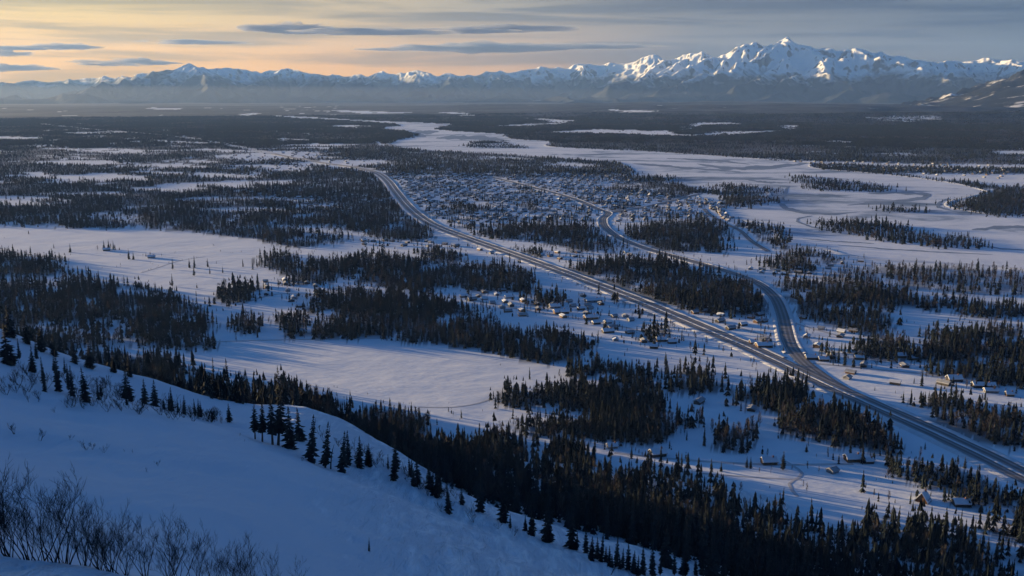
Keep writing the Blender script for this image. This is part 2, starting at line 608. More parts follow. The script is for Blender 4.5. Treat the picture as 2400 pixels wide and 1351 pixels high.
AZ_H = np.concatenate([np.linspace(-180, -36, 40, endpoint=False), np.linspace(-36, 32, 620, endpoint=False), np.linspace(32, 180, 42)])
AZ_H = np.radians(AZ_H)
D_H = np.concatenate([[1.5, 4, 7, 10, 13, 16, 19], np.geomspace(21, 60, 90, endpoint=False), np.geomspace(60, 400, 190, endpoint=False), np.geomspace(400, 1000, 60)])
v, f, X, Y, Z = polar_mesh('hill', AZ_H, D_H, hill_z)
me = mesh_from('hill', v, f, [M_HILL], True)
U, V = project(X, Y, Z)
wind_and_sun = 0.12 + 0.88 * smooth(600, 1000, U + 0.6 * (1100 - V)) * (np.hypot(X, Y) > 90)
wind_and_sun = np.where(np.hypot(X, Y) < 55, 0.7, wind_and_sun)
float_attr(me, 'wind_and_sun', wind_and_sun)
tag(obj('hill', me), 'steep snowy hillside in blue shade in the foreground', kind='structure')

# ------------------------------------------------------------------ what covers the valley: forest and clearings, surveyed as outlines
FOREST = [  # (density, outline in photo pixels)
    (0.9, [(0, 485), (60, 492), (95, 505), (190, 492), (240, 510), (295, 518), (297, 527), (220, 537), (190, 530), (130, 525), (95, 515), (60, 522), (0, 524)]),
    (0.95, [(330, 517), (370, 505), (460, 500), (560, 490), (680, 490), (690, 505), (600, 520), (700, 530), (790, 545), (800, 560), (700, 572), (640, 560), (560, 558), (470, 547), (430, 540), (370, 535), (340, 527)]),
    (0.9, [(347, 564), (370, 560), (398, 565), (395, 578), (350, 578)]),
    (0.95, [(398, 553), (430, 547), (467, 552), (467, 566), (420, 570), (397, 566)]),
    (0.95, [(0, 585), (60, 590), (110, 600), (125, 615), (120, 632), (60, 642), (0, 647)]),
    (0.95, [(0, 660), (50, 655), (130, 650), (150, 628), (200, 632), (225, 655), (290, 660), (360, 668), (400, 690), (440, 705), (455, 720), (480, 745), (480, 762), (460, 770), (400, 765), (330, 745), (260, 730), (180, 735), (130, 745), (60, 760), (0, 742)]),
    (0.45, [(90, 725), (330, 745), (420, 765), (400, 790), (250, 800), (120, 790)]),
    (0.85, [(300, 757), (400, 768), (470, 770), (500, 795), (440, 805), (330, 800)]),
    (0.9, [(493, 672), (540, 660), (590, 658), (597, 682), (560, 695), (520, 700), (495, 690)]),
    (0.9, [(535, 735), (570, 727), (608, 745), (605, 762), (537, 762)]),
    (0.95, [(633, 735), (700, 727), (760, 715), (812, 718), (830, 770), (760, 785), (680, 777), (665, 755)]),
    (0.95, [(537, 627), (600, 612), (605, 587), (650, 582), (700, 592), (760, 605), (860, 587), (960, 600), (1000, 610), (1190, 612), (1240, 640), (1235, 670), (1150, 674), (1000, 665), (960, 690), (870, 660), (820, 650), (700, 655), (660, 640), (590, 642)]),
    (0.95, [(965, 583), (1000, 578), (1085, 588), (1092, 602), (1000, 606)]),
    (0.95, [(1220, 688), (1240, 675), (1290, 676), (1313, 700), (1280, 706), (1235, 704)]),
    (0.97, [(750, 672), (857, 665), (843, 685), (877, 692), (917, 679), (940, 672), (987, 690), (1033, 697), (1073, 707), (1113, 717), (1153, 727), (1157, 743), (1183, 757), (1217, 767), (1217, 785), (1167, 807), (1120, 812), (1033, 792), (967, 789), (900, 792), (827, 785), (817, 769), (800, 757), (700, 750), (650, 742), (760, 702)]),
    (0.97, [(1220, 768), (1250, 755), (1310, 757), (1340, 772), (1390, 790), (1393, 805), (1370, 822), (1410, 832), (1450, 847), (1530, 847), (1535, 862), (1530, 872), (1480, 872), (1400, 867), (1300, 862), (1240, 852), (1200, 837), (1170, 817), (1175, 797), (1217, 787)]),
    (0.8, [(1345, 885), (1400, 875), (1480, 865), (1500, 850), (1560, 870), (1580, 857), (1640, 853), (1690, 863), (1697, 903), (1640, 908), (1560, 898), (1500, 893), (1420, 893)]),
    (0.97, [(1165, 912), (1200, 895), (1260, 897), (1330, 889), (1390, 897), (1480, 895), (1555, 915), (1562, 947), (1600, 962), (1650, 987), (1650, 1017), (1600, 1024), (1500, 1012), (1430, 1017), (1330, 1002), (1240, 1002), (1200, 992), (1210, 962), (1290, 957), (1240, 945), (1180, 935)]),
    (0.97, [(1297, 619), (1370, 610), (1420, 606), (1480, 599), (1560, 602), (1600, 613), (1680, 637), (1740, 652), (1765, 667), (1795, 692), (1798, 722), (1700, 727), (1600, 717), (1500, 717), (1450, 692), (1400, 662), (1330, 642)]),
    (0.95, [(1115, 540), (1160, 527), (1240, 516), (1330, 522), (1400, 522), (1405, 547), (1450, 560), (1440, 577), (1400, 582), (1330, 577), (1270, 557), (1180, 552)]),
    (0.95, [(1198, 577), (1230, 571), (1260, 576), (1258, 590), (1205, 590)]),
    (0.95, [(1460, 545), (1500, 522), (1560, 510), (1640, 514), (1700, 527), (1712, 552), (1690, 562), (1693, 582), (1600, 582), (1520, 577), (1470, 562)]),
    (0.95, [(1710, 517), (1740, 514), (1800, 527), (1825, 547), (1830, 572), (1790, 574), (1775, 557), (1750, 532)]),
    (0.9, [(1765, 612), (1800, 597), (1850, 582), (1900, 575), (1950, 592), (1975, 602), (1960, 607), (1910, 627), (1830, 629), (1780, 620)]),
    (0.95, [(1805, 652), (1840, 642), (1900, 650), (1960, 660), (2000, 668), (2080, 672), (2150, 690), (2240, 700), (2400, 706), (2400, 742), (2300, 730), (2240, 722), (2130, 702), (2060, 707), (2070, 747), (2065, 767), (2000, 767), (1960, 752), (1900, 737), (1860, 727), (1830, 692)]),
    (0.55, [(1900, 640), (1960, 628), (2030, 617), (2100, 610), (2200, 614), (2300, 622), (2400, 642), (2400, 682), (2250, 678), (2100, 668), (2000, 665), (1930, 655)]),
    (0.95, [(1995, 812), (2000, 792), (2040, 772), (2090, 772), (2140, 787), (2150, 767), (2250, 758), (2320, 755), (2400, 753), (2400, 892), (2330, 887), (2260, 872), (2180, 867), (2170, 852), (2210, 832), (2150, 822), (2080, 827), (2010, 822)]),
    (0.95, [(1940, 805), (1955, 797), (1975, 815), (1972, 837), (1940, 835)]),
    (0.9, [(1510, 758), (1530, 750), (1565, 752), (1573, 775), (1540, 782), (1512, 778)]),
    (0.75, [(1710, 912), (1740, 893), (1800, 888), (1870, 893), (1885, 907), (1880, 932), (1830, 952), (1790, 947), (1740, 932)]),
    (0.97, [(1810, 965), (1850, 950), (1930, 942), (2010, 953), (2040, 977), (2075, 1002), (2095, 1027), (2075, 1052), (2020, 1057), (1970, 1042), (1930, 1007), (1870, 1002), (1815, 1002)]),
    (0.97, [(2097, 950), (2130, 925), (2190, 910), (2250, 930), (2310, 945), (2370, 960), (2400, 967), (2400, 1032), (2330, 1022), (2250, 1007), (2180, 987), (2110, 967)]),
    (0.8, [(2065, 1055), (2110, 1040), (2160, 1050), (2220, 1065), (2300, 1100), (2360, 1135), (2400, 1170), (2400, 1260), (2350, 1235), (2300, 1195), (2240, 1160), (2190, 1125), (2140, 1105), (2080, 1082)]),
    # the belt below the hill
    (0.85, [(0, 742), (60, 760), (150, 780), (200, 805), (300, 815), (400, 830), (420, 860), (520, 890), (520, 1100), (0, 1100)]),
    (0.95, [(380, 880), (470, 872), (540, 887), (640, 882), (720, 897), (800, 927), (900, 942), (975, 962), (990, 985), (960, 1010), (1050, 1040), (1150, 1130), (600, 1130), (350, 930)]),
    (0.85, [(1000, 1045), (1050, 1020), (1180, 1005), (1300, 1020), (1390, 1048), (1392, 1077), (1350, 1102), (1250, 1120), (1120, 1100)]),
    (0.95, [(960, 1020), (1100, 1090), (1250, 1120), (1350, 1105), (1400, 1102), (1480, 1110), (1500, 1152), (1530, 1182), (1600, 1230), (1800, 1500), (900, 1500)]),
    (0.50, [(1500, 1160), (1600, 1190), (1640, 1195), (1720, 1230), (1800, 1235), (1860, 1215), (1900, 1195), (1960, 1230), (2040, 1195), (2080, 1180), (2180, 1195), (2280, 1225), (2330, 1262), (2400, 1290), (2400, 1600), (1500, 1600)]),
    (0.35, [(2020, 1210), (2080, 1190), (2180, 1200), (2330, 1265), (2400, 1300), (2400, 1600), (2000, 1600)]),
    (0.3, [(1480, 1090), (1560, 1060), (1640, 1090), (1700, 1130), (1780, 1180), (1780, 1230), (1650, 1200), (1500, 1150)]),
    (0.8, [(1670, 990), (1700, 982), (1735, 985), (1740, 1030), (1690, 1035), (1672, 1030)]),
    # river islands and banks
    (0.99, [(1683, 433), (1700, 428), (1760, 433), (1810, 447), (1790, 451), (1720, 444)]),
    (0.99, [(1690, 465), (1720, 452), (1760, 453), (1800, 463), (1780, 470), (1720, 480), (1700, 480)]),
    (0.99, [(1842, 413), (1860, 406), (1930, 414), (2000, 424), (2070, 431), (2078, 441), (2010, 443), (1930, 441), (1875, 436), (1870, 426), (1842, 419)]),
    (0.99, [(1893, 514), (1920, 511), (2020, 515), (2090, 520), (2130, 533), (2180, 545), (2240, 548), (2285, 567), (2285, 574), (2200, 573), (2140, 561), (2050, 554), (1980, 541), (1920, 526)]),
    (0.99, [(2045, 480), (2080, 478), (2100, 483), (2150, 486), (2140, 491), (2060, 488)]),
    (0.99, [(1095, 338), (1120, 329), (1160, 328), (1188, 334), (1220, 343), (1180, 344), (1110, 342)]),
    (0.99, [(2215, 477), (2240, 463), (2300, 447), (2330, 435), (2400, 430), (2400, 502), (2320, 501), (2240, 489)]),
    (0.97, [(1485, 408), (1540, 406), (1600, 412), (1590, 418), (1520, 417)]),
    (0.97, [(1400, 440), (1480, 425), (1560, 430), (1630, 450), (1620, 460), (1560, 458), (1500, 445), (1420, 447)]),
    (0.95, [(1060, 358), (1180, 364), (1300, 372), (1440, 382), (1482, 395), (1487, 402), (1440, 412), (1300, 406), (1200, 412), (1040, 405), (900, 395), (880, 372), (920, 352), (1000, 354)]),
    (0.95, [(730, 425), (860, 412), (905, 420), (925, 452), (900, 460), (800, 458), (740, 445)]),
    (0.95, [(835, 480), (930, 470), (960, 490), (1000, 520), (1005, 550), (930, 558), (860, 548), (800, 530), (800, 510)]),
    (0.95, [(1045, 478), (1120, 470), (1155, 480), (1130, 495), (1050, 492)]),
    (0.9, [(955, 412), (1020, 408), (1060, 412), (1020, 418), (960, 417)]),
]
CLEAR = [
    [(157, 348), (220, 343), (280, 346), (345, 350), (347, 357), (270, 358), (230, 354), (180, 351)],
    [(60, 374), (180, 370), (280, 373), (275, 380), (150, 381)],
    [(417, 397), (470, 398), (600, 404), (600, 411), (500, 412), (430, 409)],
    [(470, 362), (560, 355), (640, 349), (760, 352), (770, 360), (640, 370), (520, 368)],
    [(700, 376), (800, 370), (900, 372), (905, 380), (800, 386), (720, 384)],
    [(590, 385), (700, 384), (760, 390), (690, 398), (600, 396)],
    [(2025, 272), (2080, 271), (2200, 271), (2212, 274), (2160, 281), (2130, 284), (2090, 281)],
    [(1270, 306), (1330, 303), (1400, 300), (1500, 303), (1560, 303), (1600, 312), (1650, 313), (1700, 306), (1840, 303), (1860, 300), (1840, 297), (1830, 292), (1865, 291), (1870, 296), (1860, 303), (1720, 312), (1640, 317), (1500, 312), (1400, 310)],
    [(1600, 302), (1620, 287), (1680, 285), (1750, 287), (1640, 292), (1620, 300)],
    [(1223, 274), (1300, 278), (1350, 280), (1325, 287), (1300, 286), (1290, 282)],
    [(1160, 292), (1230, 289), (1300, 286), (1310, 289), (1230, 293)],
    [(770, 256), (860, 259), (950, 262), (930, 265), (860, 265), (790, 260)],
    [(1030, 262), (1065, 261), (1120, 268), (1090, 270)],
    [(1420, 255), (1530, 258), (1545, 262), (1480, 261)],
    [(550, 269), (600, 262), (605, 266), (570, 270)],
    [(350, 251), (420, 253), (425, 256), (370, 256)],
    [(2290, 351), (2360, 350), (2400, 354), (2400, 363), (2340, 358)],
    [(1950, 325), (2010, 330), (1990, 333), (1930, 328)],
    [(1730, 366), (1860, 372), (2000, 375), (2200, 380), (2400, 384), (2400, 392), (2250, 388), (2100, 384), (1960, 380), (1890, 380)],
    [(2060, 398), (2250, 402), (2400, 405), (2400, 430), (2330, 433), (2270, 425), (2150, 410)],
    [(850, 330), (880, 328), (890, 338), (870, 338)],
    [(760, 293), (800, 291), (870, 293), (820, 297)],
    [(1130, 362), (1220, 365), (1225, 369), (1140, 368)],
    [(1320, 374), (1420, 384), (1400, 387), (1250, 381)],
    [(0, 313), (90, 318), (80, 324), (0, 324)],
    [(130, 309), (300, 303), (310, 309), (200, 312)],
    [(350, 325), (480, 330), (560, 331), (400, 334)],
    [(60, 335), (130, 338), (70, 341)],
]
for P in CLEAR + [q for _, q in FOREST]:
    for k, (a, b) in enumerate(P):
        if a <= 0:
            P[k] = (-400, b)
        elif a >= 2400:
            P[k] = (2800, b)

TOWN = [(905, 408), (1000, 404), (1200, 412), (1300, 408), (1440, 414), (1560, 432), (1640, 462), (1700, 480), (1740, 525), (1640, 512), (1560, 508), (1500, 520), (1400, 520), (1240, 515), (1100, 530), (1010, 515), (960, 480), (930, 450)]

RIVER = [(800, 279), (900, 284), (980, 287), (1063, 291), (1030, 298), (1018, 303), (1060, 307), (1130, 311), (1190, 315), (1180, 319), (1200, 326), (1280, 331), (1290, 334), (1275, 341), (1300, 345),
         (1400, 350), (1500, 354), (1600, 361), (1740, 370), (1800, 375), (1875, 380), (1900, 383), (1895, 390), (1925, 397), (2000, 403), (2100, 412), (2180, 422), (2250, 433), (2300, 446), (2310, 450),
         (2280, 458), (2235, 468), (2213, 480), (2240, 490), (2320, 502), (2400, 504), (2750, 520), (2750, 680), (2400, 630), (2300, 620), (2150, 612), (2060, 607), (1980, 595), (1930, 580), (1850, 573),
         (1835, 560), (1825, 540), (1790, 525), (1740, 515), (1705, 505), (1695, 490), (1720, 478), (1790, 467), (1808, 452), (1760, 448), (1690, 450), (1640, 446), (1600, 436), (1562, 428), (1580, 420),
         (1530, 418), (1470, 414), (1487, 403), (1480, 395), (1440, 380), (1300, 370), (1180, 362), (1060, 355), (1000, 352), (940, 346), (912, 338), (930, 328), (968, 322), (965, 312), (940, 305),
         (900, 303), (905, 298), (940, 295), (920, 290), (860, 285), (800, 282), (700, 277), (640, 272), (640, 270), (720, 274)]

VILLAGES = [  # outline, spacing in metres, label, group
    ([(1080, 690), (1200, 680), (1230, 710), (1330, 700), (1360, 690), (1480, 745), (1480, 790), (1400, 770), (1330, 745), (1190, 745), (1090, 705)], 15, 'snow roofed house in the village between the middle wood and the highway', 'houses of the village left of the highway'),
    ([(1500, 725), (1640, 722), (1790, 730), (1810, 760), (1830, 830), (1760, 805), (1640, 760)], 17, 'snow roofed house in the angle between the highway and the side road', 'houses between the two roads'),
    ([(1870, 745), (1960, 755), (2060, 775), (1990, 790), (1930, 800), (1900, 830), (1870, 800)], 19, 'snow roofed house right of the side road below the dark wood', 'houses right of the side road'),
    ([(1900, 835), (2060, 830), (2180, 850), (2160, 870), (2000, 860), (1920, 862)], 20, 'snow roofed house in the row right of the road fork', 'houses right of the road fork'),
    ([(1430, 775), (1500, 780), (1620, 800), (1660, 830), (1560, 825), (1440, 800)], 23, 'snow roofed house scattered over the snow left of the highway', 'scattered houses left of the highway'),
    ([(620, 655), (700, 660), (800, 680), (810, 705), (700, 722), (610, 690)], 19, 'snow roofed house in the hamlet left of the middle wood', 'houses of the left hamlet'),
    ([(1060, 565), (1160, 590), (1260, 600), (1330, 590), (1420, 590), (1560, 600), (1400, 600), (1290, 612), (1150, 600)], 19, 'snow roofed house by the trees behind the highway bend', 'houses behind the highway bend'),
    ([(800, 562), (930, 562), (1060, 572), (1090, 585), (960, 580), (860, 580)], 18, 'snow roofed house in the clearing left of the highway bend', 'houses left of the highway bend'),
    ([(1740, 625), (1900, 632), (1960, 620), (2030, 610), (2000, 625), (1900, 648), (1800, 648)], 16, 'snow roofed house in the riverside hamlet', 'houses of the riverside hamlet'),
    ([(560, 442), (720, 440), (930, 462), (950, 492), (800, 502), (600, 478)], 21, 'snow roofed house in the clearings left of the highway', 'houses in the far clearings left of the highway'),
    ([(1640, 462), (1700, 480), (1740, 520), (1800, 560), (1740, 560), (1690, 520), (1640, 500)], 18, 'snow roofed house along the river bank road', 'houses along the river bank road'),
    ([(1560, 1035), (1700, 1060), (1850, 1070), (2050, 1090), (2030, 1125), (1850, 1110), (1600, 1080)], 24, 'small snow roofed cabin near the lonely cabins', 'cabins near the lonely cabins'),
    ([(1960, 870), (2150, 880), (2400, 905), (2400, 940), (2150, 905), (1980, 895)], 24, 'snow roofed house on the field right of the highway', 'houses on the field right of the highway'),
    ([(1580, 920), (1700, 930), (1780, 970), (1700, 1010), (1600, 980)], 27, 'small snow roofed cabin in the clearing left of the highway', 'cabins in the clearing left of the highway'),
    (TOWN, 15, 'small snow roofed house of the town by the river', 'houses of the town'),
    ([(560, 352), (760, 352), (900, 372), (905, 405), (800, 410), (600, 410), (500, 395)], 36, 'tiny far house', 'far'),
    ([(1750, 368), (2000, 376), (2350, 390), (2390, 425), (2100, 405), (1900, 385)], 44, 'tiny far house', 'far'),
]
VILLAGE_OUTLINES = [q_[0] for q_ in VILLAGES if q_[1] <= 23 and q_[0] is not TOWN]

WB, WG, WT, WD = M_WALLS
NEAR = [  # base px, py, turn in degrees, length, width, wall height, rise, wall, label
    (1541, 1068, 20, 14, 9, 3.2, 2.6, WD, 'dark house with a thick snow roof among spruces, furthest left of the lonely cabins'),
    (1802, 1087, 12, 13, 8, 3.0, 2.4, WB, 'brown cabin with a snow roof right beside a fat spruce'),
    (2000, 1080, 14, 15, 9, 3.2, 2.4, WB, 'long brown cabin with a snow roof by the trees under the highway'),
    (2036, 1085, 14, 7, 6, 2.4, 1.6, WD, 'low shed beside the long brown cabin'),
    (2163, 1175, 62, 9, 9, 0.8, 5.0, WB, 'steep brown tent roofed cabin at the edge of the round snowfield'),
    (2252, 1185, 10, 12, 8, 2.8, 2.2, WD, 'cabin half buried in snow right of the tent roofed one'),
    (2236, 893, 16, 16, 9, 3.2, 2.8, WD, 'dark house with a snow roof alone on the field right of the highway'),
    (2305, 908, 8, 24, 9, 3.2, 1.8, WD, 'long low dark building right of the house on the field'),
    (2322, 920, 8, 14, 7, 2.6, 1.6, WG, 'grey shed in front of the long low building'),
    (2366, 928, 8, 8, 6, 2.6, 1.6, WT, 'little tan shed right of the long low building'),
    (1435, 1050, 15, 9, 6, 2.4, 1.8, WG, 'small hut with a snow roof beside a pointed spruce left of the lonely cabins'),
    (2110, 838, 10, 12, 8, 3.0, 2.2, WD, 'dark house with white gables in the trees below the right wood'),
    (2140, 843, 8, 10, 7, 2.8, 2.0, WT, 'tan house just right of the one with white gables'),
    (1903, 842, 8, 16, 8, 3.0, 2.0, WD, 'dark long house just right of the road fork'),
    (1930, 846, 8, 12, 7, 2.8, 1.8, WT, 'tan house in the row right of the road fork'),
    (1790, 814, 14, 20, 11, 3.4, 2.2, WT, 'wide tan sided hall in the angle between highway and side road'),
    (1765, 806, 14, 9, 7, 2.8, 2.0, WT, 'bright tan house left of the wide hall in the road angle'),
    (1315, 735, 16, 22, 11, 3.4, 2.2, WT, 'large house with a bright tan side in the village left of the highway'),
    (1385, 748, 20, 20, 10, 3.4, 2.4, WT, 'big tan sided house nearest the highway in the village'),
    (1300, 722, 16, 16, 9, 3.2, 2.4, WG, 'grey house right behind the one with a bright tan side'),
    (1390, 708, 18, 26, 13, 3.6, 2.0, WG, 'large snow roofed barn beside the highway at the top of the village'),
    (1425, 780, 18, 16, 8, 3.0, 2.2, WD, 'dark house in the open below the big tan sided one'),
    (1550, 800, 10, 13, 8, 3.0, 2.2, WT, 'tan house alone on the snow left of the highway'),
    (1575, 805, 10, 11, 7, 3.0, 2.2, WD, 'dark house right beside the lone tan one'),
    (355, 605, 10, 14, 8, 3, 2.0, WG, 'low grey shed alone on the wide left field'),
    (250, 588, 10, 14, 8, 3, 2.0, WD, 'dark farmhouse by a row of trees on the wide left field'),
]

HIGHWAY = [(2620, 1245), (2400, 1118), (2200, 1020), (2000, 931), (1890, 880), (1750, 814), (1600, 750), (1450, 688), (1300, 632), (1200, 596), (1100, 561), (1010, 525), (960, 488), (928, 450), (908, 424), (880, 405), (830, 393), (760, 383), (700, 373), (640, 361)]
BRANCH = [(2040, 946), (1965, 908), (1905, 868), (1872, 838), (1848, 800), (1832, 735), (1812, 695), (1770, 662), (1700, 636), (1600, 607), (1520, 585), (1455, 560), (1420, 535), (1413, 515), (1425, 500), (1400, 490), (1340, 465), (1250, 440), (1150, 415)]
SIDE = [(1425, 500), (1500, 488), (1580, 470), (1640, 455)]
SHORE = [(1800, 590), (1760, 565), (1735, 542), (1700, 525), (1665, 505), (1650, 490)]
FARROAD = [(640, 361), (560, 345), (450, 325), (350, 314), (230, 305), (100, 291)]


def densify(line, z=0.0, step=12.0):
    P = np.array([at_ground(a, b, z)[:2] for a, b in line])
    n = len(P)
    out = []
    for i in range(n - 1):                       # Catmull-Rom
        p0, p1, p2, p3 = P[max(i - 1, 0)], P[i], P[i + 1], P[min(i + 2, n - 1)]
        k = max(2, int(np.hypot(*(p2 - p1)) / step))
        for t in np.linspace(0, 1, k, endpoint=False):
            out.append(0.5 * ((2 * p1) + (-p0 + p2) * t + (2 * p0 - 5 * p1 + 4 * p2 - p3) * t * t + (-p0 + 3 * p1 - 3 * p2 + p3) * t ** 3))
    out.append(P[-1])
    return np.array(out)


ROADS = {'highway': (densify(HIGHWAY), 25.0), 'branch': (densify(BRANCH), 15.0), 'side': (densify(SIDE), 10.0), 'shore': (densify(SHORE), 9.0), 'far': (densify(FARROAD, step=60), 26.0)}
road_pts = np.concatenate([p for p, w in ROADS.values()])
road_wid = np.concatenate([np.full(len(p), w) for p, w in ROADS.values()])

# lookup tables over the surveyed view
GU = np.arange(-400, 2801, 2.0)
GV = np.arange(214, 1500, 1.5)
guu, gvv = np.meshgrid(GU, GV)


def rast(poly):
    p = np.array(poly, float)
    m = np.zeros(guu.shape, bool)
    i0, i1 = np.searchsorted(GV, [p[:, 1].min() - 2, p[:, 1].max() + 2])
    j0, j1 = np.searchsorted(GU, [p[:, 0].min() - 3, p[:, 0].max() + 3])
    if i1 > i0 and j1 > j0:
        m[i0:i1, j0:j1] = in_poly(guu[i0:i1, j0:j1], gvv[i0:i1, j0:j1], p)
    return m


T_RIVER = rast(RIVER)
T_TOWN = rast(TOWN)
T_FOR = np.full(guu.shape, -1.0)
for dens, poly in FOREST:
    m_ = rast(poly)
    T_FOR[m_] = np.maximum(T_FOR[m_], dens)
BIGFIELD = [(470, 850), (520, 810), (700, 795), (900, 800), (1100, 820), (1200, 840), (1330, 865), (1330, 885), (1200, 890), (1150, 935), (1100, 955), (980, 955), (760, 905), (540, 870)]
LEFTFIELD = [(-400, 545), (200, 535), (340, 535), (600, 560), (640, 580), (560, 625), (690, 650), (440, 690), (250, 655), (130, 600), (-400, 575)]
T_BIG, T_LEFT = rast(BIGFIELD), rast(LEFTFIELD)
T_CLR = np.zeros(guu.shape, bool)
for poly in CLEAR:
    T_CLR |= rast(poly)


def look(T, u, v):
    i = np.clip(((v - 214) / 1.5).astype(int), 0, T.shape[0] - 1)
    j = np.clip(((u + 400) / 2.0).astype(int), 0, T.shape[1] - 1)
    return T[i, j]


def near_road(x, y, pad):
    """Signed clearance to the nearest carriageway edge is under pad."""
    res = np.zeros(x.shape, bool)
    cell = 40.0
    key = {}
    for k, (a, b) in enumerate(road_pts):
        for di in (-1, 0, 1):
            for dj in (-1, 0, 1):
                key.setdefault((int(a // cell) + di, int(b // cell) + dj), []).append(k)
    ci, cj = (x // cell).astype(int), (y // cell).astype(int)
    for q in range(len(x)):
        ks = key.get((ci[q], cj[q]))
        if ks:
            d = np.hypot(road_pts[ks, 0] - x[q], road_pts[ks, 1] - y[q]) - road_wid[ks] / 2
            res[q] = d.min() < pad
    return res


def forest_density(x, y, z):
    """How densely the trees stand at a point of the valley (0..1)."""
    d = np.hypot(x, y)
    wob = np.clip(d / 90.0, 3, 60)
    xx = x + wob * fbm(x / (wob * 5), y / (wob * 5), 3, 31) + rng.normal(0, 1, x.shape) * np.clip(d / 160.0, 2, 14)
    yy = y + wob * fbm(x / (wob * 5), y / (wob * 5), 3, 47) + rng.normal(0, 1, x.shape) * np.clip(d / 160.0, 2, 14)
    u, v = project(xx, yy, z)
    v = v - 0.45 * 13.0 * F_PX / np.maximum(d, 100)
    f = look(T_FOR, u, v)
    # far forest, opened by clearings
    n = 0.80 * fbm(x / 300.0, y / 190.0, 3, 71) + 0.42 * fbm(x / 95.0, y / 60.0, 3, 91)
    left = smooth(990, 700, u)
    thr = 0.62 - 0.47 * left * smooth(525, 470, v) * smooth(312, 345, v) + 0.5 * smooth(345, 318, v) * (1 - left)
    thr = np.where((u < 650) & (v < 345), 0.50 + 0.4 * smooth(320, 290, v), thr)
    far = np.where(n < thr, np.where((d > 3200) & (fbm(x / 420.0, y / 300.0, 4, 151) > 0.34), 0.55, 0.97), 0.02)
    lim = 520 - 70 * smooth(850, 950, u) + 0 * u
    lim = np.where(u < 320, 500, lim)
    is_far = (v < lim) & ~look(T_TOWN, u, v) & ~((u > 1400) & (v > 470))
    base = np.where(is_far, far, 0.02)
    tn = fbm(x / 60.0, y / 60.0, 3, 17)
    base = np.where(look(T_TOWN, u, v), np.where(tn > 0.19, 0.6, 0.13), base)
    res = np.where(f >= 0, f, base)
    res = np.where(look(T_CLR, u, v), np.where(n > 0.75, 0.6, 0.02), res)
    u0, v0 = project(x, y, z)
    res = np.where(look(T_BIG, u0, v0) | look(T_LEFT, u0, v0), 0.01, res)
    riv = look(T_RIVER, *project(x, y, z))
    res = np.where(riv, np.where(f >= 0, f, 0.0), res)
    # openings inside the woods
    gap = fbm(x / 42.0, y / 42.0, 4, 23)
    res = res * np.where((gap > np.where(d < 620, 0.22, 0.36)) & (f >= 0) & (f < 0.985), np.where(d < 620, 0.12, 0.22), 1.0)
    return res


# ------------------------------------------------------------------ the valley floor
AZ_G = np.radians(np.concatenate([np.linspace(-180, -45, 34, endpoint=False), np.linspace(-45, -33, 80, endpoint=False), np.linspace(-33, 33, 700, endpoint=False), np.linspace(33, 45, 80, endpoint=False), np.linspace(45, 180, 35)]))
D_G = np.concatenate([np.geomspace(260, 2000, 110, endpoint=False), np.geomspace(2000, 15000, 170, endpoint=False), np.geomspace(15000, 29900, 24)])
FAR_HILLS = [(1560, 11000, 2600, 1500, 46), (1150, 12500, 2200, 1400, 22), (2050, 10500, 2600, 1500, 52), (2350, 7800, 2200, 1200, 50), (1750, 7600, 1500, 700, 20), (400, 13000, 4000, 1500, 12), (1700, 14500, 3000, 1200, 60), (900, 9500, 1500, 500, 16), (1300, 8800, 1300, 500, 18), (1850, 9300, 1800, 600, 26), (500, 10500, 2200, 600, 16), (2250, 9200, 1800, 600, 36), (1450, 13000, 2500, 800, 40)]


def floor_z(x, y):
    z = np.zeros(x.shape)
    for u, d, wx, wy, h in FAR_HILLS:
        cx, cy = (u - 1200) / F_PX * d, d
        e = ((x - cx) / wx) ** 2 + ((y - cy) / wy) ** 2
        z = z + h * np.exp(-e * 1.6) * (1 + 0.25 * fbm(x / 700, y / 700, 3, 3))
    d = np.hypot(x, y)
    return z * smooth(5200, 7500, d)


v, f, X, Y, Z = polar_mesh('ground', AZ_G, D_G, floor_z)
me = mesh_from('ground', v, f, [M_GROUND], True)
dens = forest_density(X.ravel(), Y.ravel(), Z.ravel()).reshape(X.shape)
dist = np.hypot(X, Y)
canopy = smooth(np.where(dist > 3000, 0.08, 0.3), np.where(dist > 3000, 0.45, 0.7), dens) * (0.72 + 0.28 * smooth(2200, 6500, dist))
canopy = np.where(dist > 14500, 0.93, canopy)
float_attr(me, 'canopy', canopy)
tag(obj('ground', me), 'flat snow covered valley floor', kind='structure')

# ------------------------------------------------------------------ river
from mathutils.geometry import tessellate_polygon
rp = []
n = len(RIVER)
for i in range(n):
    p0, p1, p2, p3 = (np.array(RIVER[(i + k - 1) % n], float) for k in range(4))
    for t in np.linspace(0, 1, 4, endpoint=False):
        rp.append(0.5 * ((2 * p1) + (-p0 + p2) * t + (2 * p0 - 5 * p1 + 4 * p2 - p3) * t * t + (-p0 + 3 * p1 - 3 * p2 + p3) * t ** 3))
rxy = [at_ground(a, b, 0.35) for a, b in rp]
tris = tessellate_polygon([[Vector(p) for p in rxy]])
me = mesh_from('river', rxy, [tuple(t) for t in tris], [M_RIVER])
if me.polygons and me.polygons[0].normal.z < 0:
    me.flip_normals()
tag(obj('river', me), 'wide frozen river winding across the valley', kind='structure')
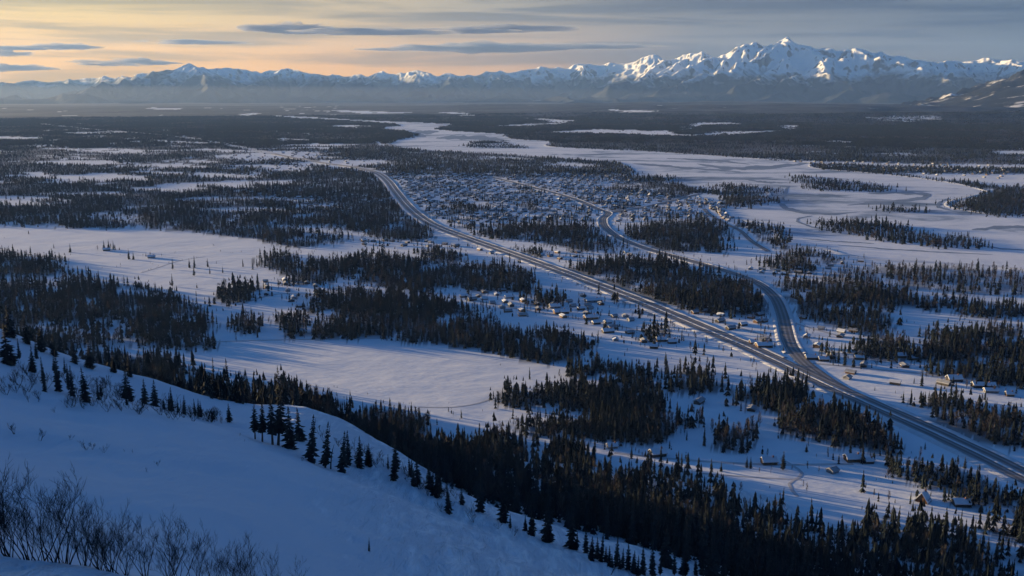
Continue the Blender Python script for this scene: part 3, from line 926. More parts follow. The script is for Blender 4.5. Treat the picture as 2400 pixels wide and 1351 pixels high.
# its snow bank: a low raised rim that catches the sun
rx = np.array(rxy)[:, :2]
tan = np.roll(rx, -1, 0) - np.roll(rx, 1, 0)
nrm = np.stack([-tan[:, 1], tan[:, 0]], -1) / np.maximum(np.linalg.norm(tan, axis=1), 1e-6)[:, None]
prof = [(-5, 0.2), (-3, 1.0), (0, 1.5), (4, 1.2), (9, 0.1)]
vv = []
k_out = 1.0 if np.sum(rx[:, 0] * np.roll(rx[:, 1], -1) - rx[:, 1] * np.roll(rx[:, 0], -1)) < 0 else -1.0
for o_, z_ in prof:
    hgt = z_ * (0.75 + 0.5 * fbm(rx[:, 0] / 80, rx[:, 1] / 80, 2, 4))
    vv.append(np.column_stack([rx + nrm * k_out * (o_ + 3), np.maximum(hgt, 0.15)]))
vv = np.array(vv)
me = mesh_from('river_bank', vv.reshape(-1, 3), grid_faces(len(prof), len(rx)), [M_SNOWCAP], True)
tag(obj('river_bank', me), 'low snow bank along the frozen river', kind='structure')


m_ice, nt_, b_ = new_mat('bare_ice')
nt_.links.new(mixc(nt_, noise(nt_, 1 / 50.0, 6, 0.6, pos(nt_)), (0.14, 0.19, 0.26), (0.40, 0.46, 0.53)), b_.inputs['Base Color'])
b_.inputs['Roughness'].default_value = 0.6
b_.inputs['Specular IOR Level'].default_value = 0.03
ICE = [([(1848, 436), (1840, 452), (1825, 475), (1840, 488), (1880, 498), (1950, 503), (2020, 497)], 26), ([(2030, 455), (2110, 452), (2180, 457), (2150, 468), (2060, 476), (1980, 482)], 34),
       ([(1905, 507), (1872, 512), (1868, 520), (1900, 533), (1960, 545)], 13), ([(2275, 540), (2340, 534), (2420, 533), (2520, 540)], 34), ([(1900, 381), (1862, 388), (1780, 394), (1700, 396), (1630, 384)], 34),
       ([(2225, 465), (2200, 476), (2196, 486), (2230, 494)], 20), ([(1480, 384), (1560, 390), (1640, 397), (1740, 404)], 22), ([(1020, 325), (1070, 322), (1130, 324), (1200, 332)], 40),
       ([(1560, 372), (1660, 376), (1760, 386)], 14), ([(1740, 420), (1790, 428), (1850, 430)], 15), ([(1960, 575), (2080, 585), (2200, 592), (2330, 598)], 9), ([(1880, 560), (1960, 567), (2050, 572)], 8),
       ([(1030, 308), (960, 314), (1000, 322)], 40), ([(2290, 575), (2350, 585), (2450, 590)], 9)]
for k_, (line_, w_) in enumerate(ICE):
    q_ = np.array(line_, float)
    tt = np.linspace(0, len(q_) - 1, 60)
    pu, pv = np.interp(tt, np.arange(len(q_)), q_[:, 0]), np.interp(tt, np.arange(len(q_)), q_[:, 1])
    ker_ = np.hanning(9); ker_ /= ker_.sum()
    pu, pv = np.convolve(np.pad(pu, 4, mode='edge'), ker_, 'valid'), np.convolve(np.pad(pv, 4, mode='edge'), ker_, 'valid')
    L = np.array([at_ground(a_, b_)[:2] for a_, b_ in zip(pu, pv)])
    half = w_ * 0.115 * np.sin(np.linspace(0, 1, 60) * math.pi) ** 0.6 + 0.2
    t = np.gradient(np.stack([pu, pv * 3.0], -1), axis=0); t /= np.maximum(np.linalg.norm(t, axis=1), 1e-6)[:, None]
    rows = []
    for k1 in (-1.0, -0.35, 0.35, 1.0):
        n1_ = 1 + 0.7 * fbm(np.linspace(0, 9, 60) + k_ * 7, np.full(60, k1 * 2.3), 3, 14)
        rows.append(np.array([[*at_ground(a_, b_)[:2], 0.5] for a_, b_ in zip(pu - t[:, 1] * half * k1 * n1_ * 2.0, pv + t[:, 0] * half * k1 * n1_)]))
    me = mesh_from('river_ice', np.array(rows).reshape(-1, 3), grid_faces(4, 60), [m_ice])
    if me.polygons[30].normal.z < 0:
        me.flip_normals()
    tag(obj('river_ice', me), 'darker bare ice on the snow covered river', kind='structure')


# ------------------------------------------------------------------ roads
def ribbon(name, line, prof, mat, lanes=None, smooth_shade=True, wobble=0.0):
    t = np.gradient(line, axis=0)
    t /= np.maximum(np.linalg.norm(t, axis=1), 1e-6)[:, None]
    nr = np.stack([t[:, 1], -t[:, 0]], -1)
    rows = []
    for k, (o_, z_) in enumerate(prof):
        zz = np.full(len(line), z_)
        if wobble:
            zz = zz * (1 + wobble * fbm(line[:, 0] / 12 + k * 3, line[:, 1] / 12, 3, 12 + k))
        rows.append(np.column_stack([line + nr * o_, zz]))
    rows = np.array(rows)
    me = mesh_from(name, rows.reshape(-1, 3), grid_faces(len(prof), len(line))[:, ::-1], [mat], smooth_shade)
    if me.polygons[len(me.polygons) // 2].normal.z < 0:
        me.flip_normals()
    if lanes:
        os_ = np.array([p[0] for p in prof])
        float_attr(me, 'across', np.repeat((os_ - os_[0]) / (os_[-1] - os_[0]), len(line)))
        float_attr(me, 'lanes', np.full(len(prof) * len(line), float(lanes)))
    o = obj(name, me)
    o['kind'] = 'structure'
    return o


L = ROADS['highway'][0]
for side in (-1, 1):
    c = side * 5.1
    tag(ribbon('road', L, [(c - 4.1, 0.70), (c - 2.2, 0.74), (c, 0.77), (c + 2.2, 0.74), (c + 4.1, 0.70)], M_ROAD, 2), 'dark carriageway of the divided highway')
    e = side * 11.2
    lane = np.gradient(L, axis=0); lane /= np.linalg.norm(lane, axis=1)[:, None]
    off = L + np.stack([lane[:, 1], -lane[:, 0]], -1) * e
    br = ROADS['branch'][0]
    free = np.array([np.min(np.hypot(br[:, 0] - a_, br[:, 1] - b_)) > 11.0 for a_, b_ in off])
    runs = np.split(np.arange(len(L)), np.nonzero(np.diff(free.astype(int)))[0] + 1)
    for run in runs:
        if free[run[0]] and len(run) > 3:
            tag(ribbon('snow_berm', L[run], [(e - 3.6, 0.05), (e - 1.9, 0.75), (e, 1.0), (e + 1.9, 0.7), (e + 3.6, 0.05)], M_BANK, wobble=0.8), 'ploughed snow bank beside the highway')
tag(ribbon('median_snow', L, [(-1.5, 0.6), (-0.8, 0.85), (0, 0.95), (0.8, 0.85), (1.5, 0.6)], M_BANK, wobble=0.2), 'strip of snow between the two carriageways')
L = ROADS['branch'][0]
tag(ribbon('road', L, [(-6.0, 0.46), (-3, 0.52), (0, 0.56), (3, 0.52), (6.0, 0.46)], M_ROAD, 3), 'side road that curves off the highway')
for side in (-1, 1):
    e = side * 8.2
    tag(ribbon('snow_berm', L[np.min(np.hypot(L[:, None, 0] - ROADS['highway'][0][None, :, 0], L[:, None, 1] - ROADS['highway'][0][None, :, 1]), axis=1) > 25], [(e - 2.6, 0.05), (e - 1.3, 0.6), (e, 0.85), (e + 1.3, 0.6), (e + 2.6, 0.05)], M_BANK, wobble=0.8), 'ploughed snow bank beside the side road')
for nm, w, lab in (('side', 4.6, 'village street with packed snow'), ('shore', 4.0, 'small road along the river bank')):
    tag(ribbon('road', ROADS[nm][0], [(-w, 0.45), (0, 0.6), (w, 0.45)], M_ROAD, 2), lab)
tag(ribbon('road', ROADS['far'][0], [(-22, 0.8), (0, 1.0), (22, 0.8)], M_BANK), 'distant snowy highway cut through the forest')

m_lane, nt_, b_ = new_mat('packed_snow')
nt_.links.new(mixc(nt_, noise(nt_, 1 / 6.0, 5, 0.65, pos(nt_)), (0.34, 0.34, 0.35), (0.62, 0.63, 0.65)), b_.inputs['Base Color'])
b_.inputs['Roughness'].default_value = 0.7
LANES = [([(1095, 700), (1200, 722), (1330, 742), (1440, 762), (1560, 792)], 2.2), ([(1500, 732), (1640, 745), (1720, 765), (1800, 790)], 2.2), ([(1862, 758), (1980, 790), (2100, 800), (2200, 815)], 2.2),
         ([(1905, 852), (2050, 866), (2200, 882), (2330, 915)], 2.2), ([(560, 715), (650, 690), (760, 692)], 2.4), ([(500, 802), (620, 798), (900, 793)], 1.8), ([(1440, 1062), (1560, 1075), (1700, 1085), (1830, 1090), (2000, 1088)], 1.6),
         ([(1830, 1075), (1880, 1110), (1850, 1135), (1870, 1165)], 1.1), ([(1640, 1110), (1780, 1120), (1880, 1125)], 1.0), ([(980, 955), (1060, 955), (1120, 946), (1160, 932)], 1.3), ([(330, 640), (370, 628), (420, 612), (480, 602)], 1.4),
         ([(1200, 408), (1300, 440), (1400, 478)], 4.0), ([(1000, 430), (1150, 455), (1300, 480), (1420, 495)], 3.5), ([(950, 455), (1100, 440), (1250, 425)], 3.5), ([(1050, 500), (1200, 470), (1330, 440)], 3.5)]
for line_, w_ in LANES:
    tag(ribbon('lane', densify(line_, 0.0, 6.0), [(-w_, 0.06), (0, 0.12), (w_, 0.06)], m_lane), 'narrow lane of packed snow')

# ------------------------------------------------------------------ mountains
SKYLINE = [(-200, 190), (0, 190), (60, 190), (140, 188), (175, 186), (240, 180), (310, 180), (335, 172), (365, 169), (400, 165), (425, 156), (447, 146), (468, 157), (490, 162), (520, 163), (560, 158),
           (580, 163), (610, 172), (640, 165), (675, 158), (702, 166), (740, 172), (760, 175), (790, 177), (800, 180), (830, 174), (860, 178), (890, 167), (930, 173), (960, 168), (990, 167), (1020, 178),
           (1055, 172), (1090, 178), (1120, 174), (1150, 167), (1190, 168), (1230, 163), (1270, 157), (1300, 160), (1330, 158), (1345, 152), (1370, 152), (1410, 150), (1440, 148), (1470, 147), (1500, 137),
           (1530, 126), (1555, 140), (1590, 132), (1645, 122), (1680, 136), (1715, 115), (1760, 100), (1785, 106), (1808, 105), (1840, 89), (1868, 106), (1900, 113), (1920, 110), (1950, 118), (1970, 120),
           (1998, 110), (2030, 124), (2060, 123), (2100, 133), (2150, 142), (2180, 148), (2235, 142), (2270, 145), (2310, 135), (2330, 137), (2370, 142), (2400, 145), (2500, 140), (2650, 150)]
RIDGES = []   # (ax, ay, az, bx, by, bz, steepness)


def ridge(a, b, s):
    RIDGES.append((*a, *b, s))


def spur(p, d, length, z_end, depth, s, r):
    """A crooked ridge that comes down from p, with side ridges."""
    n_ = max(3, int(length / 650))
    q = np.array(p, float)
    z0 = q[2]
    h = math.atan2(d[1], d[0])
    for k in range(n_):
        h2 = h + r.normal(0, 0.28)
        t = (k + 1) / n_
        step = length / n_
        nx = q + np.array([math.cos(h2) * step, math.sin(h2) * step, 0])
        nx[2] = z_end + (z0 - z_end) * (1 - t) ** 1.15 * (1 + 0.10 * r.normal())
        ridge(q, nx, s)
        if depth and k < n_ - 1:
            for sd in (-1, 1):
                if r.random() < 0.8:
                    spur(nx, (math.cos(h2 + sd * r.uniform(0.7, 1.2)), math.sin(h2 + sd * r.uniform(0.7, 1.2))),
                         length * r.uniform(0.22, 0.42) * (1 - 0.5 * t), z_end * 0.7, depth - 1, s * 1.12, r)
        q = nx


def sky_point(u, v, d):
    x = (u - 1200) / F_PX * d * CP / 1.0
    p = at_dist(u, v, d)
    return p


mr = np.random.default_rng(12)
crest = []
for (u, v_) in SKYLINE:
    massif = math.exp(-((u - 1900) / 260.0) ** 2)
    lft = math.exp(-((u - 440) / 120.0) ** 2)
    d_ = 25200 + 900 * math.sin(u / 97.0) - 1800 * massif - 1800 * lft + (2500 if u > 2200 else 0) + (2600 if u < 250 else 0)
    crest.append((u, v_, at_dist(u, v_, d_)))
for (u0, v0, a), (u1, v1, b) in zip(crest[:-1], crest[1:]):
    ridge(a, b, 0.62)
for k, (u, v_, p) in enumerate(crest):
    peak = 0 < k < len(crest) - 1 and v_ <= crest[k - 1][1] and v_ <= crest[k + 1][1]
    hgt = p[2]
    for rep_ in range(2 if peak else 1):
        th = -math.pi / 2 + mr.normal(0, 0.45) - 0.15
        spur(p, (math.cos(th), math.sin(th)), mr.uniform(0.6, 1.0) * min(5600, 1600 + hgt * 2.6), 60, 2, 0.80, mr)
# hand-set great spurs of the highest mountain and of the left peak
for (u, v_, d_, tu, tv, td) in [(1840, 93, 23400, 1560, 215, 19200), (1840, 93, 23400, 1990, 205, 19300), (1760, 100, 23900, 1480, 190, 20500), (1998, 112, 22900, 2250, 185, 20600),
                                (1998, 112, 22900, 1830, 190, 19800), (1900, 113, 23300, 1720, 200, 19500), (2100, 133, 23000, 2330, 200, 20500), (1645, 124, 24000, 1420, 195, 20500),
                                (447, 150, 22700, 330, 205, 19800), (447, 150, 22700, 600, 206, 20000), (447, 150, 22700, 500, 205, 19300), (675, 160, 23500, 760, 205, 20500), (675, 160, 23500, 600, 203, 20300)]:
    a, b = at_dist(u, v_, d_), at_dist(tu, tv, td)
    dv = b[:2] - a[:2]
    spur(a, dv, float(np.hypot(*dv)), max(b[2], 40), 2, 0.72, mr)
# foothills
for k in range(46):
    u = -150 + k * 58 + mr.uniform(-25, 25)
    p = at_dist(u, 0, mr.uniform(18800, 20500))
    p[2] = mr.uniform(60, 170) + 140 * math.exp(-((u - 1850) / 350.0) ** 2)
    spur(p, (mr.normal(0.2, 1), mr.normal(-0.6, 0.3)), mr.uniform(900, 2200), 10, 1, 0.36, mr)

mr2 = np.random.default_rng(77)
OUT_L = [(-1050, 200), (-900, 192), (-780, 186), (-650, 191), (-520, 184), (-400, 189), (-300, 187), (-200, 190)]
OUT_R = [(2650, 150), (2730, 136), (2800, 146), (2900, 128), (3000, 142), (3120, 132), (3250, 150), (3450, 165)]
for outer in (OUT_L, OUT_R):
    cr2 = [(u, v_, at_dist(u, v_, 27500 + 500 * math.sin(u / 97.0))) for u, v_ in outer]
    for (u0, v0, a), (u1, v1, b) in zip(cr2[:-1], cr2[1:]):
        ridge(a, b, 0.62)
    for u, v_, p in cr2:
        for rep_ in range(2):
            th = math.atan2(-p[1], -p[0]) + mr2.normal(0, 0.45)
            spur(p, (math.cos(th), math.sin(th)), mr2.uniform(0.6, 1.0) * min(5600, 1600 + p[2] * 2.6), 60, 2, 0.80, mr2)
AZ_M = np.radians(np.concatenate([np.linspace(-42, -32, 150, endpoint=False), np.linspace(-32, 32, 1180, endpoint=False), np.linspace(32, 44, 180)]))
D_M = np.concatenate([np.linspace(16800, 27600, 300), [28400, 29500]])
A_, D_ = np.meshgrid(AZ_M, D_M)
MX, MY = np.sin(A_) * D_, np.cos(A_) * D_
WX = MX + 70 * fbm(MX / 700, MY / 700, 4, 201)
WY = MY + 70 * fbm(MX / 700, MY / 700, 4, 301)
MZ = np.full(MX.shape, -60.0)
naz, ndd = len(AZ_M), len(D_M)
for (ax, ay, az_, bx, by, bz, s) in RIDGES:
    reach = max(az_, bz) / s + 250
    d0 = min(math.hypot(ax, ay), math.hypot(bx, by)) - reach
    d1 = max(math.hypot(ax, ay), math.hypot(bx, by)) + reach
    a0 = min(math.atan2(ax, ay), math.atan2(bx, by)) - reach / 16000
    a1 = max(math.atan2(ax, ay), math.atan2(bx, by)) + reach / 16000
    i0, i1 = np.searchsorted(D_M, [d0, d1]); j0, j1 = np.searchsorted(AZ_M, [a0, a1])
    if i1 <= i0 or j1 <= j0:
        continue
    X_, Y_ = WX[i0:i1, j0:j1], WY[i0:i1, j0:j1]
    ex, ey = bx - ax, by - ay
    t = np.clip(((X_ - ax) * ex + (Y_ - ay) * ey) / max(ex * ex + ey * ey, 1), 0, 1)
    r_ = np.hypot(X_ - ax - t * ex, Y_ - ay - t * ey)
    zr = az_ + (bz - az_) * t
    hh = zr - s * r_ * (1 - 0.22 * np.clip(r_ / 1800, 0, 1))
    MZ[i0:i1, j0:j1] = np.maximum(MZ[i0:i1, j0:j1], hh)
rough = smooth(-40, 500, MZ)
MZ = MZ + rough * (40 * (ridged(MX / 600, MY / 600, 5, 401) - 1.0) + 7 * fbm(MX / 150, MY / 150, 4, 501)) + 12 * fbm(MX / 500, MY / 500, 3, 77)
MZ[0] = -30; MZ[-1] = -30
# hold the surveyed skyline
ang = (MZ - CAM_Z) / D_
cur = ang.max(0)
uu = 1200 + F_PX * np.tan(AZ_M) / (CP + 0 * AZ_M)
sk = np.array(OUT_L[:-1] + SKYLINE + OUT_R[1:], float)
tgt_v = np.interp(uu, sk[:, 0], sk[:, 1]) - 4.6 * (ridged(uu / 42.0, uu * 0 + 3.3, 3, 71) - 0.95)
tgt = np.array([at_dist(a, b, 1000.0)[2] - CAM_Z for a, b in zip(uu, tgt_v)]) / 1000.0
ratio = np.clip((tgt + 0.011) / np.maximum(cur + 0.011, 0.004), 0.6, 1.7)
ker = np.hanning(3 + 2); ker /= ker.sum()
ratio = np.convolve(np.pad(ratio, 2, mode='edge'), ker, 'valid')
MZ = np.where(MZ > 0, MZ * ratio[None, :], MZ)
me = mesh_from('mountains', np.stack([MX, MY, MZ], -1).reshape(-1, 3), grid_faces(ndd, naz), [M_MOUNT], True)
tag(obj('mountains', me), 'jagged range of snow covered mountains along the horizon', kind='structure')

# the near dark ridge on the right
AZ_R = np.radians(np.linspace(16, 40, 260)); D_R = np.linspace(9800, 16500, 90)
A_, D_ = np.meshgrid(AZ_R, D_R)
RX, RY = np.sin(A_) * D_, np.cos(A_) * D_
uR = 1200 + F_PX * np.tan(A_)
topv = np.interp(uR, [2000, 2130, 2200, 2260, 2330, 2400, 2520, 2700, 2900], [262, 240, 226, 208, 186, 166, 130, 100, 110])
hR = np.array((212 - topv) / F_PX * 12800 + CAM_Z)
prof_ = np.where(D_ < 12800, np.clip((D_ - 9900) / 2900, 0, 1) ** 1.1, 1 - smooth(12800, 16300, D_))
wv = fbm(RX / 900, RY / 900, 4, 601)
RZ = hR * prof_ * (1 + 0.10 * wv) + 80 * (ridged(RX / 800, RY / 800, 5, 611) - 1) * prof_ - 12
me = mesh_from('mountain_ridge', np.stack([RX, RY, RZ], -1).reshape(-1, 3), grid_faces(90, 260), [M_RIDGE], True)
tag(obj('mountain_ridge', me), 'dark forested mountainside with snow streaks on the right', kind='structure')

# ------------------------------------------------------------------ haze over the valley
def build_haze(density=1.9e-5, x=30400.0, zb=-75.0, zt=1600.0):
    vs = [(sx * x, sy * x, z) for z in (zb, zt) for sx, sy in ((-1, -1), (1, -1), (1, 1), (-1, 1))]
    fs = [(3, 2, 1, 0), (4, 5, 6, 7), (0, 1, 5, 4), (1, 2, 6, 5), (2, 3, 7, 6), (3, 0, 4, 7)]
    m = bpy.data.materials.new('haze_air')
    m.use_nodes = True
    nt = m.node_tree
    nt.nodes.clear()
    o = nt.nodes.new('ShaderNodeOutputMaterial')
    pv = nt.nodes.new('ShaderNodeVolumePrincipled')
    pv.inputs['Color'].default_value = (0.26, 0.48, 1.0, 1)
    pv.inputs['Absorption Color'].default_value = (1, 1, 1, 1)
    pv.inputs['Density'].default_value = density
    pv.inputs['Anisotropy'].default_value = 0.2
    nt.links.new(pv.outputs[0], o.inputs['Volume'])
    h = obj('haze', mesh_from('haze', vs, fs, [m]))
    h['kind'] = 'stuff'


build_haze()


def build_mist():
    vs, fs = [], []
    na, nb_ = 40, 10
    for i in range(na):
        th = 2 * math.pi * i / na
        for j in range(nb_ + 1):
            ph = -math.pi / 2 + math.pi * j / nb_
            w_ = 1 + 0.2 * math.sin(3 * th + 1) + 0.1 * math.sin(7 * th)
            vs.append((-7000 + math.cos(th) * math.cos(ph) * 8500 * w_, 15500 + math.sin(th) * math.cos(ph) * 4200 * w_, 150 + math.sin(ph) * 146))
    for i in range(na):
        for j in range(nb_):
            p_, q_ = i * (nb_ + 1) + j, ((i + 1) % na) * (nb_ + 1) + j
            fs.append((p_, q_, q_ + 1, p_ + 1))
    m = bpy.data.materials.new('mist_air'); m.use_nodes = True
    nt = m.node_tree; nt.nodes.clear()
    o = nt.nodes.new('ShaderNodeOutputMaterial')
    pv = nt.nodes.new('ShaderNodeVolumePrincipled')
    pv.inputs['Color'].default_value = (0.80, 0.88, 1.0, 1)
    pv.inputs['Absorption Color'].default_value = (1, 1, 1, 1)
    pv.inputs['Density'].default_value = 1.1e-5
    pv.inputs['Anisotropy'].default_value = 0.3
    nt.links.new(pv.outputs[0], o.inputs['Volume'])
    obj('mist', mesh_from('mist', vs, fs, [m], True))['kind'] = 'stuff'


build_mist()

# ------------------------------------------------------------------ clouds
def mat_cloud(name, dens, col):
    m = bpy.data.materials.new(name)
    m.use_nodes = True
    nt = m.node_tree
    nt.nodes.clear()
    o = nt.nodes.new('ShaderNodeOutputMaterial')
    pv = nt.nodes.new('ShaderNodeVolumePrincipled')
    pv.inputs['Color'].default_value = (*col, 1)
    n_ = noise(nt, 1 / 900.0, 5, 0.6, pos(nt, (0.45, 0.45, 3.2)), 0.6)
    mr_ = nt.nodes.new('ShaderNodeMapRange')
    nt.links.new(n_, mr_.inputs['Value'])
    mr_.inputs['From Min'].default_value = 0.34; mr_.inputs['From Max'].default_value = 0.60
    mr_.inputs['To Min'].default_value = 0.0; mr_.inputs['To Max'].default_value = dens * 1.7
    nt.links.new(mr_.outputs[0], pv.inputs['Density'])
    pv.inputs['Anisotropy'].default_value = 0.2
    nt.links.new(pv.outputs[0], o.inputs['Volume'])
    return m


M_CLOUD = mat_cloud('cloud_grey', 0.0022, (0.30, 0.32, 0.38))
CLOUDS = [  # lobes: (centre px, centre py, half width, half height), distance, label
    ([(685, 70, 118, 12), (880, 76, 190, 6), (1060, 74, 150, 5), (1200, 69, 150, 8)], 52000, 'longest dark cloud high over the middle of the mountains, thick at its left end'),
    ([(1130, 115, 200, 11), (1330, 110, 210, 5), (950, 117, 120, 3)], 56000, 'broad blue grey cloud below the longest one, just left of the highest mountain'),
    ([(450, 100, 118, 4.5)], 54000, 'thin dark sliver of cloud between the longest cloud and the left edge'),
    ([(145, 111, 80, 7), (30, 114, 90, 4)], 54000, 'dark flat cloud with a blunt right tip at the left edge of the sky'),
    ([(5, 127, 60, 7)], 55000, 'short dark cloud under the blunt tipped one at the left edge'),
    ([(325, 148, 80, 8), (260, 152, 70, 4)], 60000, 'low grey cloud resting above the left peak'),
    ([(200, 145, 42, 4)], 60000, 'small faint cloud just left of the one above the left peak'),
    ([(15, 161, 95, 7)], 61000, 'lowest grey cloud hanging over the glow at the left edge'),
]
for ci, (lobes, dd, lab) in enumerate(CLOUDS):
    vs, fs = [], []
    for li, (cx, cy, hw, hh) in enumerate(lobes):
        c = at_dist(cx, cy, dd + 350 * li)
        k = dd / F_PX
        side = np.array([c[1], -c[0], 0]) / math.hypot(c[0], c[1])
        fwd = np.array([c[0], c[1], 0]) / math.hypot(c[0], c[1])
        nu, nv = 56, 14
        base = len(vs)
        for a in range(nu):
            th = 2 * math.pi * a / nu
            for b in range(nv + 1):
                ph = -math.pi / 2 + math.pi * b / nv
                r_ = math.cos(ph)
                sx, sy, sz = math.cos(th) * r_, math.sin(th) * r_, math.sin(ph)
                w_ = 1 + 0.34 * float(fbm(np.array([3.4 * sx + 9 * ci]), np.array([2.2 * sy + 2.1 * sz + 5 * li]), 4, 700 + ci)[0])
                zz = sz * (1.0 if sz > 0 else 0.62) * (1 - 0.45 * abs(sx))
                p = c + side * sx * hw * k * w_ + fwd * sy * hw * k * 0.55 * w_ + np.array([0, 0, zz * hh * k * 1.15 * (w_ ** 2)])
                vs.append(p)
        for a in range(nu):
            for b in range(nv):
                i, j = base + a * (nv + 1) + b, base + ((a + 1) % nu) * (nv + 1) + b
                fs.append((i, j, j + 1, i + 1))
    o = obj('cloud', mesh_from('cloud', vs, fs, [M_CLOUD], True))
    tag(o, lab, 'cloud', 'dark clouds in the evening sky')


# ------------------------------------------------------------------ trees: builders
def spruce_hi(seed, H=10.0, rad=1.55, bare=0.06, lush=1.0):
    """Crown of drooping branches, in whorls on a straight leader; returns the crown mesh."""
    r = random.Random(seed)
    V_, F_ = [], []
    n_w = 26
    for k in range(n_w):
        t = k / (n_w - 1)
        z = H * (bare + (0.985 - bare) * t)
        env = rad * (1 - t) ** 0.80 * (0.78 + 0.30 * math.sin(k * 2.1 + seed)) + 0.09
        if t < 0.12:
            env *= 0.72 + 2 * t
        nb = max(4, int(9 * lush * (1 - 0.45 * t)))
        for b in range(nb):
            if r.random() < 0.10:
                continue
            a = 2 * math.pi * (b + r.random() * 0.7) / nb + k * 1.3
            L_ = env * r.uniform(0.62, 1.18)
            drop = L_ * (0.62 - 0.55 * t) * r.uniform(0.8, 1.25)
            ca, sa = math.cos(a), math.sin(a)
            w = L_ * r.uniform(0.20, 0.34) + 0.05
            z0 = z + r.uniform(-0.12, 0.12)
            i = len(V_)
            pm = L_ * 0.55
            V_ += [(0, 0, z0 + 0.10), (ca * pm - sa * w, sa * pm + ca * w, z0 - drop * 0.62 - 0.10), (ca * pm, sa * pm, z0 - drop * 0.38 + 0.05),
                   (ca * pm + sa * w, sa * pm - ca * w, z0 - drop * 0.62 - 0.10), (ca * L_, sa * L_, z0 - drop)]
            F_ += [(i, i + 2, i + 1), (i, i + 3, i + 2), (i + 1, i + 2, i + 4), (i + 2, i + 3, i + 4)]
            j = len(V_)       # a twig curtain hanging under the branch
            V_ += [(ca * pm * 0.35, sa * pm * 0.35, z0 - 0.05), (ca * L_ * 0.9, sa * L_ * 0.9, z0 - drop * 0.92), (ca * pm * 0.8, sa * pm * 0.8, z0 - drop * 0.6 - 0.42 * (1 - t))]
            F_ += [(j, j + 1, j + 2)]
    i = len(V_)
    for q in range(4):
        a = q * math.pi / 2
        V_.append((0.11 * math.cos(a), 0.11 * math.sin(a), H * 0.93))
    V_.append((0, 0, H * 1.03))
    F_ += [(i + q, i + (q + 1) % 4, i + 4) for q in range(4)]
    return mesh_from('crown', V_, F_, [M_SPRUCE])


def trunk_mesh(H=10.0, r0=0.17, bend=0.0):
    V_, F_ = [], []
    for k, (z, rr) in enumerate(((-0.6, 1.15), (H * 0.3, 0.8), (H * 0.65, 0.45), (H * 0.97, 0.08))):
        for q in range(6):
            a = q * math.pi / 3
            V_.append((rr * r0 * math.cos(a) + bend * (z / H) ** 2, rr * r0 * math.sin(a), z))
        if k:
            b = k * 6
            F_ += [(b - 6 + q, b - 6 + (q + 1) % 6, b + (q + 1) % 6, b + q) for q in range(6)]
    return mesh_from('trunk', V_, F_, [M_TRUNK], True)


def spruce_lo(name, seed, H=10.0, rad=1.8, tiers=8, spikes=7, n=1, spread=0.0):
    r = random.Random(seed)
    V_, F_, mi = [], [], []
    for c in range(n):
        ox, oy = (r.uniform(-spread, spread), r.uniform(-spread, spread)) if n > 1 else (0, 0)
        Hc = H * (r.uniform(0.7, 1.05) if n > 1 else 1)
        i = len(V_)
        for q in range(3):
            a = q * 2.1
            V_.append((ox + 0.14 * math.cos(a), oy + 0.14 * math.sin(a), -0.4))
        V_.append((ox, oy, Hc * 0.5))
        F_ += [(i + q, i + (q + 1) % 3, i + 3) for q in range(3)]; mi += [1] * 3
        for k in range(tiers):
            t = k / tiers
            if 0 < k < tiers - 1 and r.random() < 0.12:
                continue
            jx, jy = r.gauss(0, 0.10), r.gauss(0, 0.10)
            zb = Hc * (0.05 + 0.93 * t) + r.uniform(-0.15, 0.15)
            zt = zb + Hc * (0.93 / tiers) * 1.9
            if k == tiers - 1:
                zt = Hc * 1.02
            R_ = rad * (1 - t) ** 0.85 * r.uniform(0.8, 1.15) + 0.07
            i = len(V_)
            m = spikes * 2
            a0 = r.random() * 6.28
            for q in range(m):
                a = a0 + 2 * math.pi * q / m
                rr = R_ * (r.uniform(0.85, 1.2) if q % 2 == 0 else r.uniform(0.45, 0.62))
                V_.append((ox + jx + rr * math.cos(a), oy + jy + rr * math.sin(a), zb - (0.25 * rr if q % 2 == 0 else -0.1 * rr)))
            V_.append((ox, oy, zt))
            F_ += [(i + q, i + (q + 1) % m, i + m) for q in range(m)]; mi += [0] * m
    return mesh_from(name, V_, F_, [M_SPRUCE, M_TRUNK], False, mi)


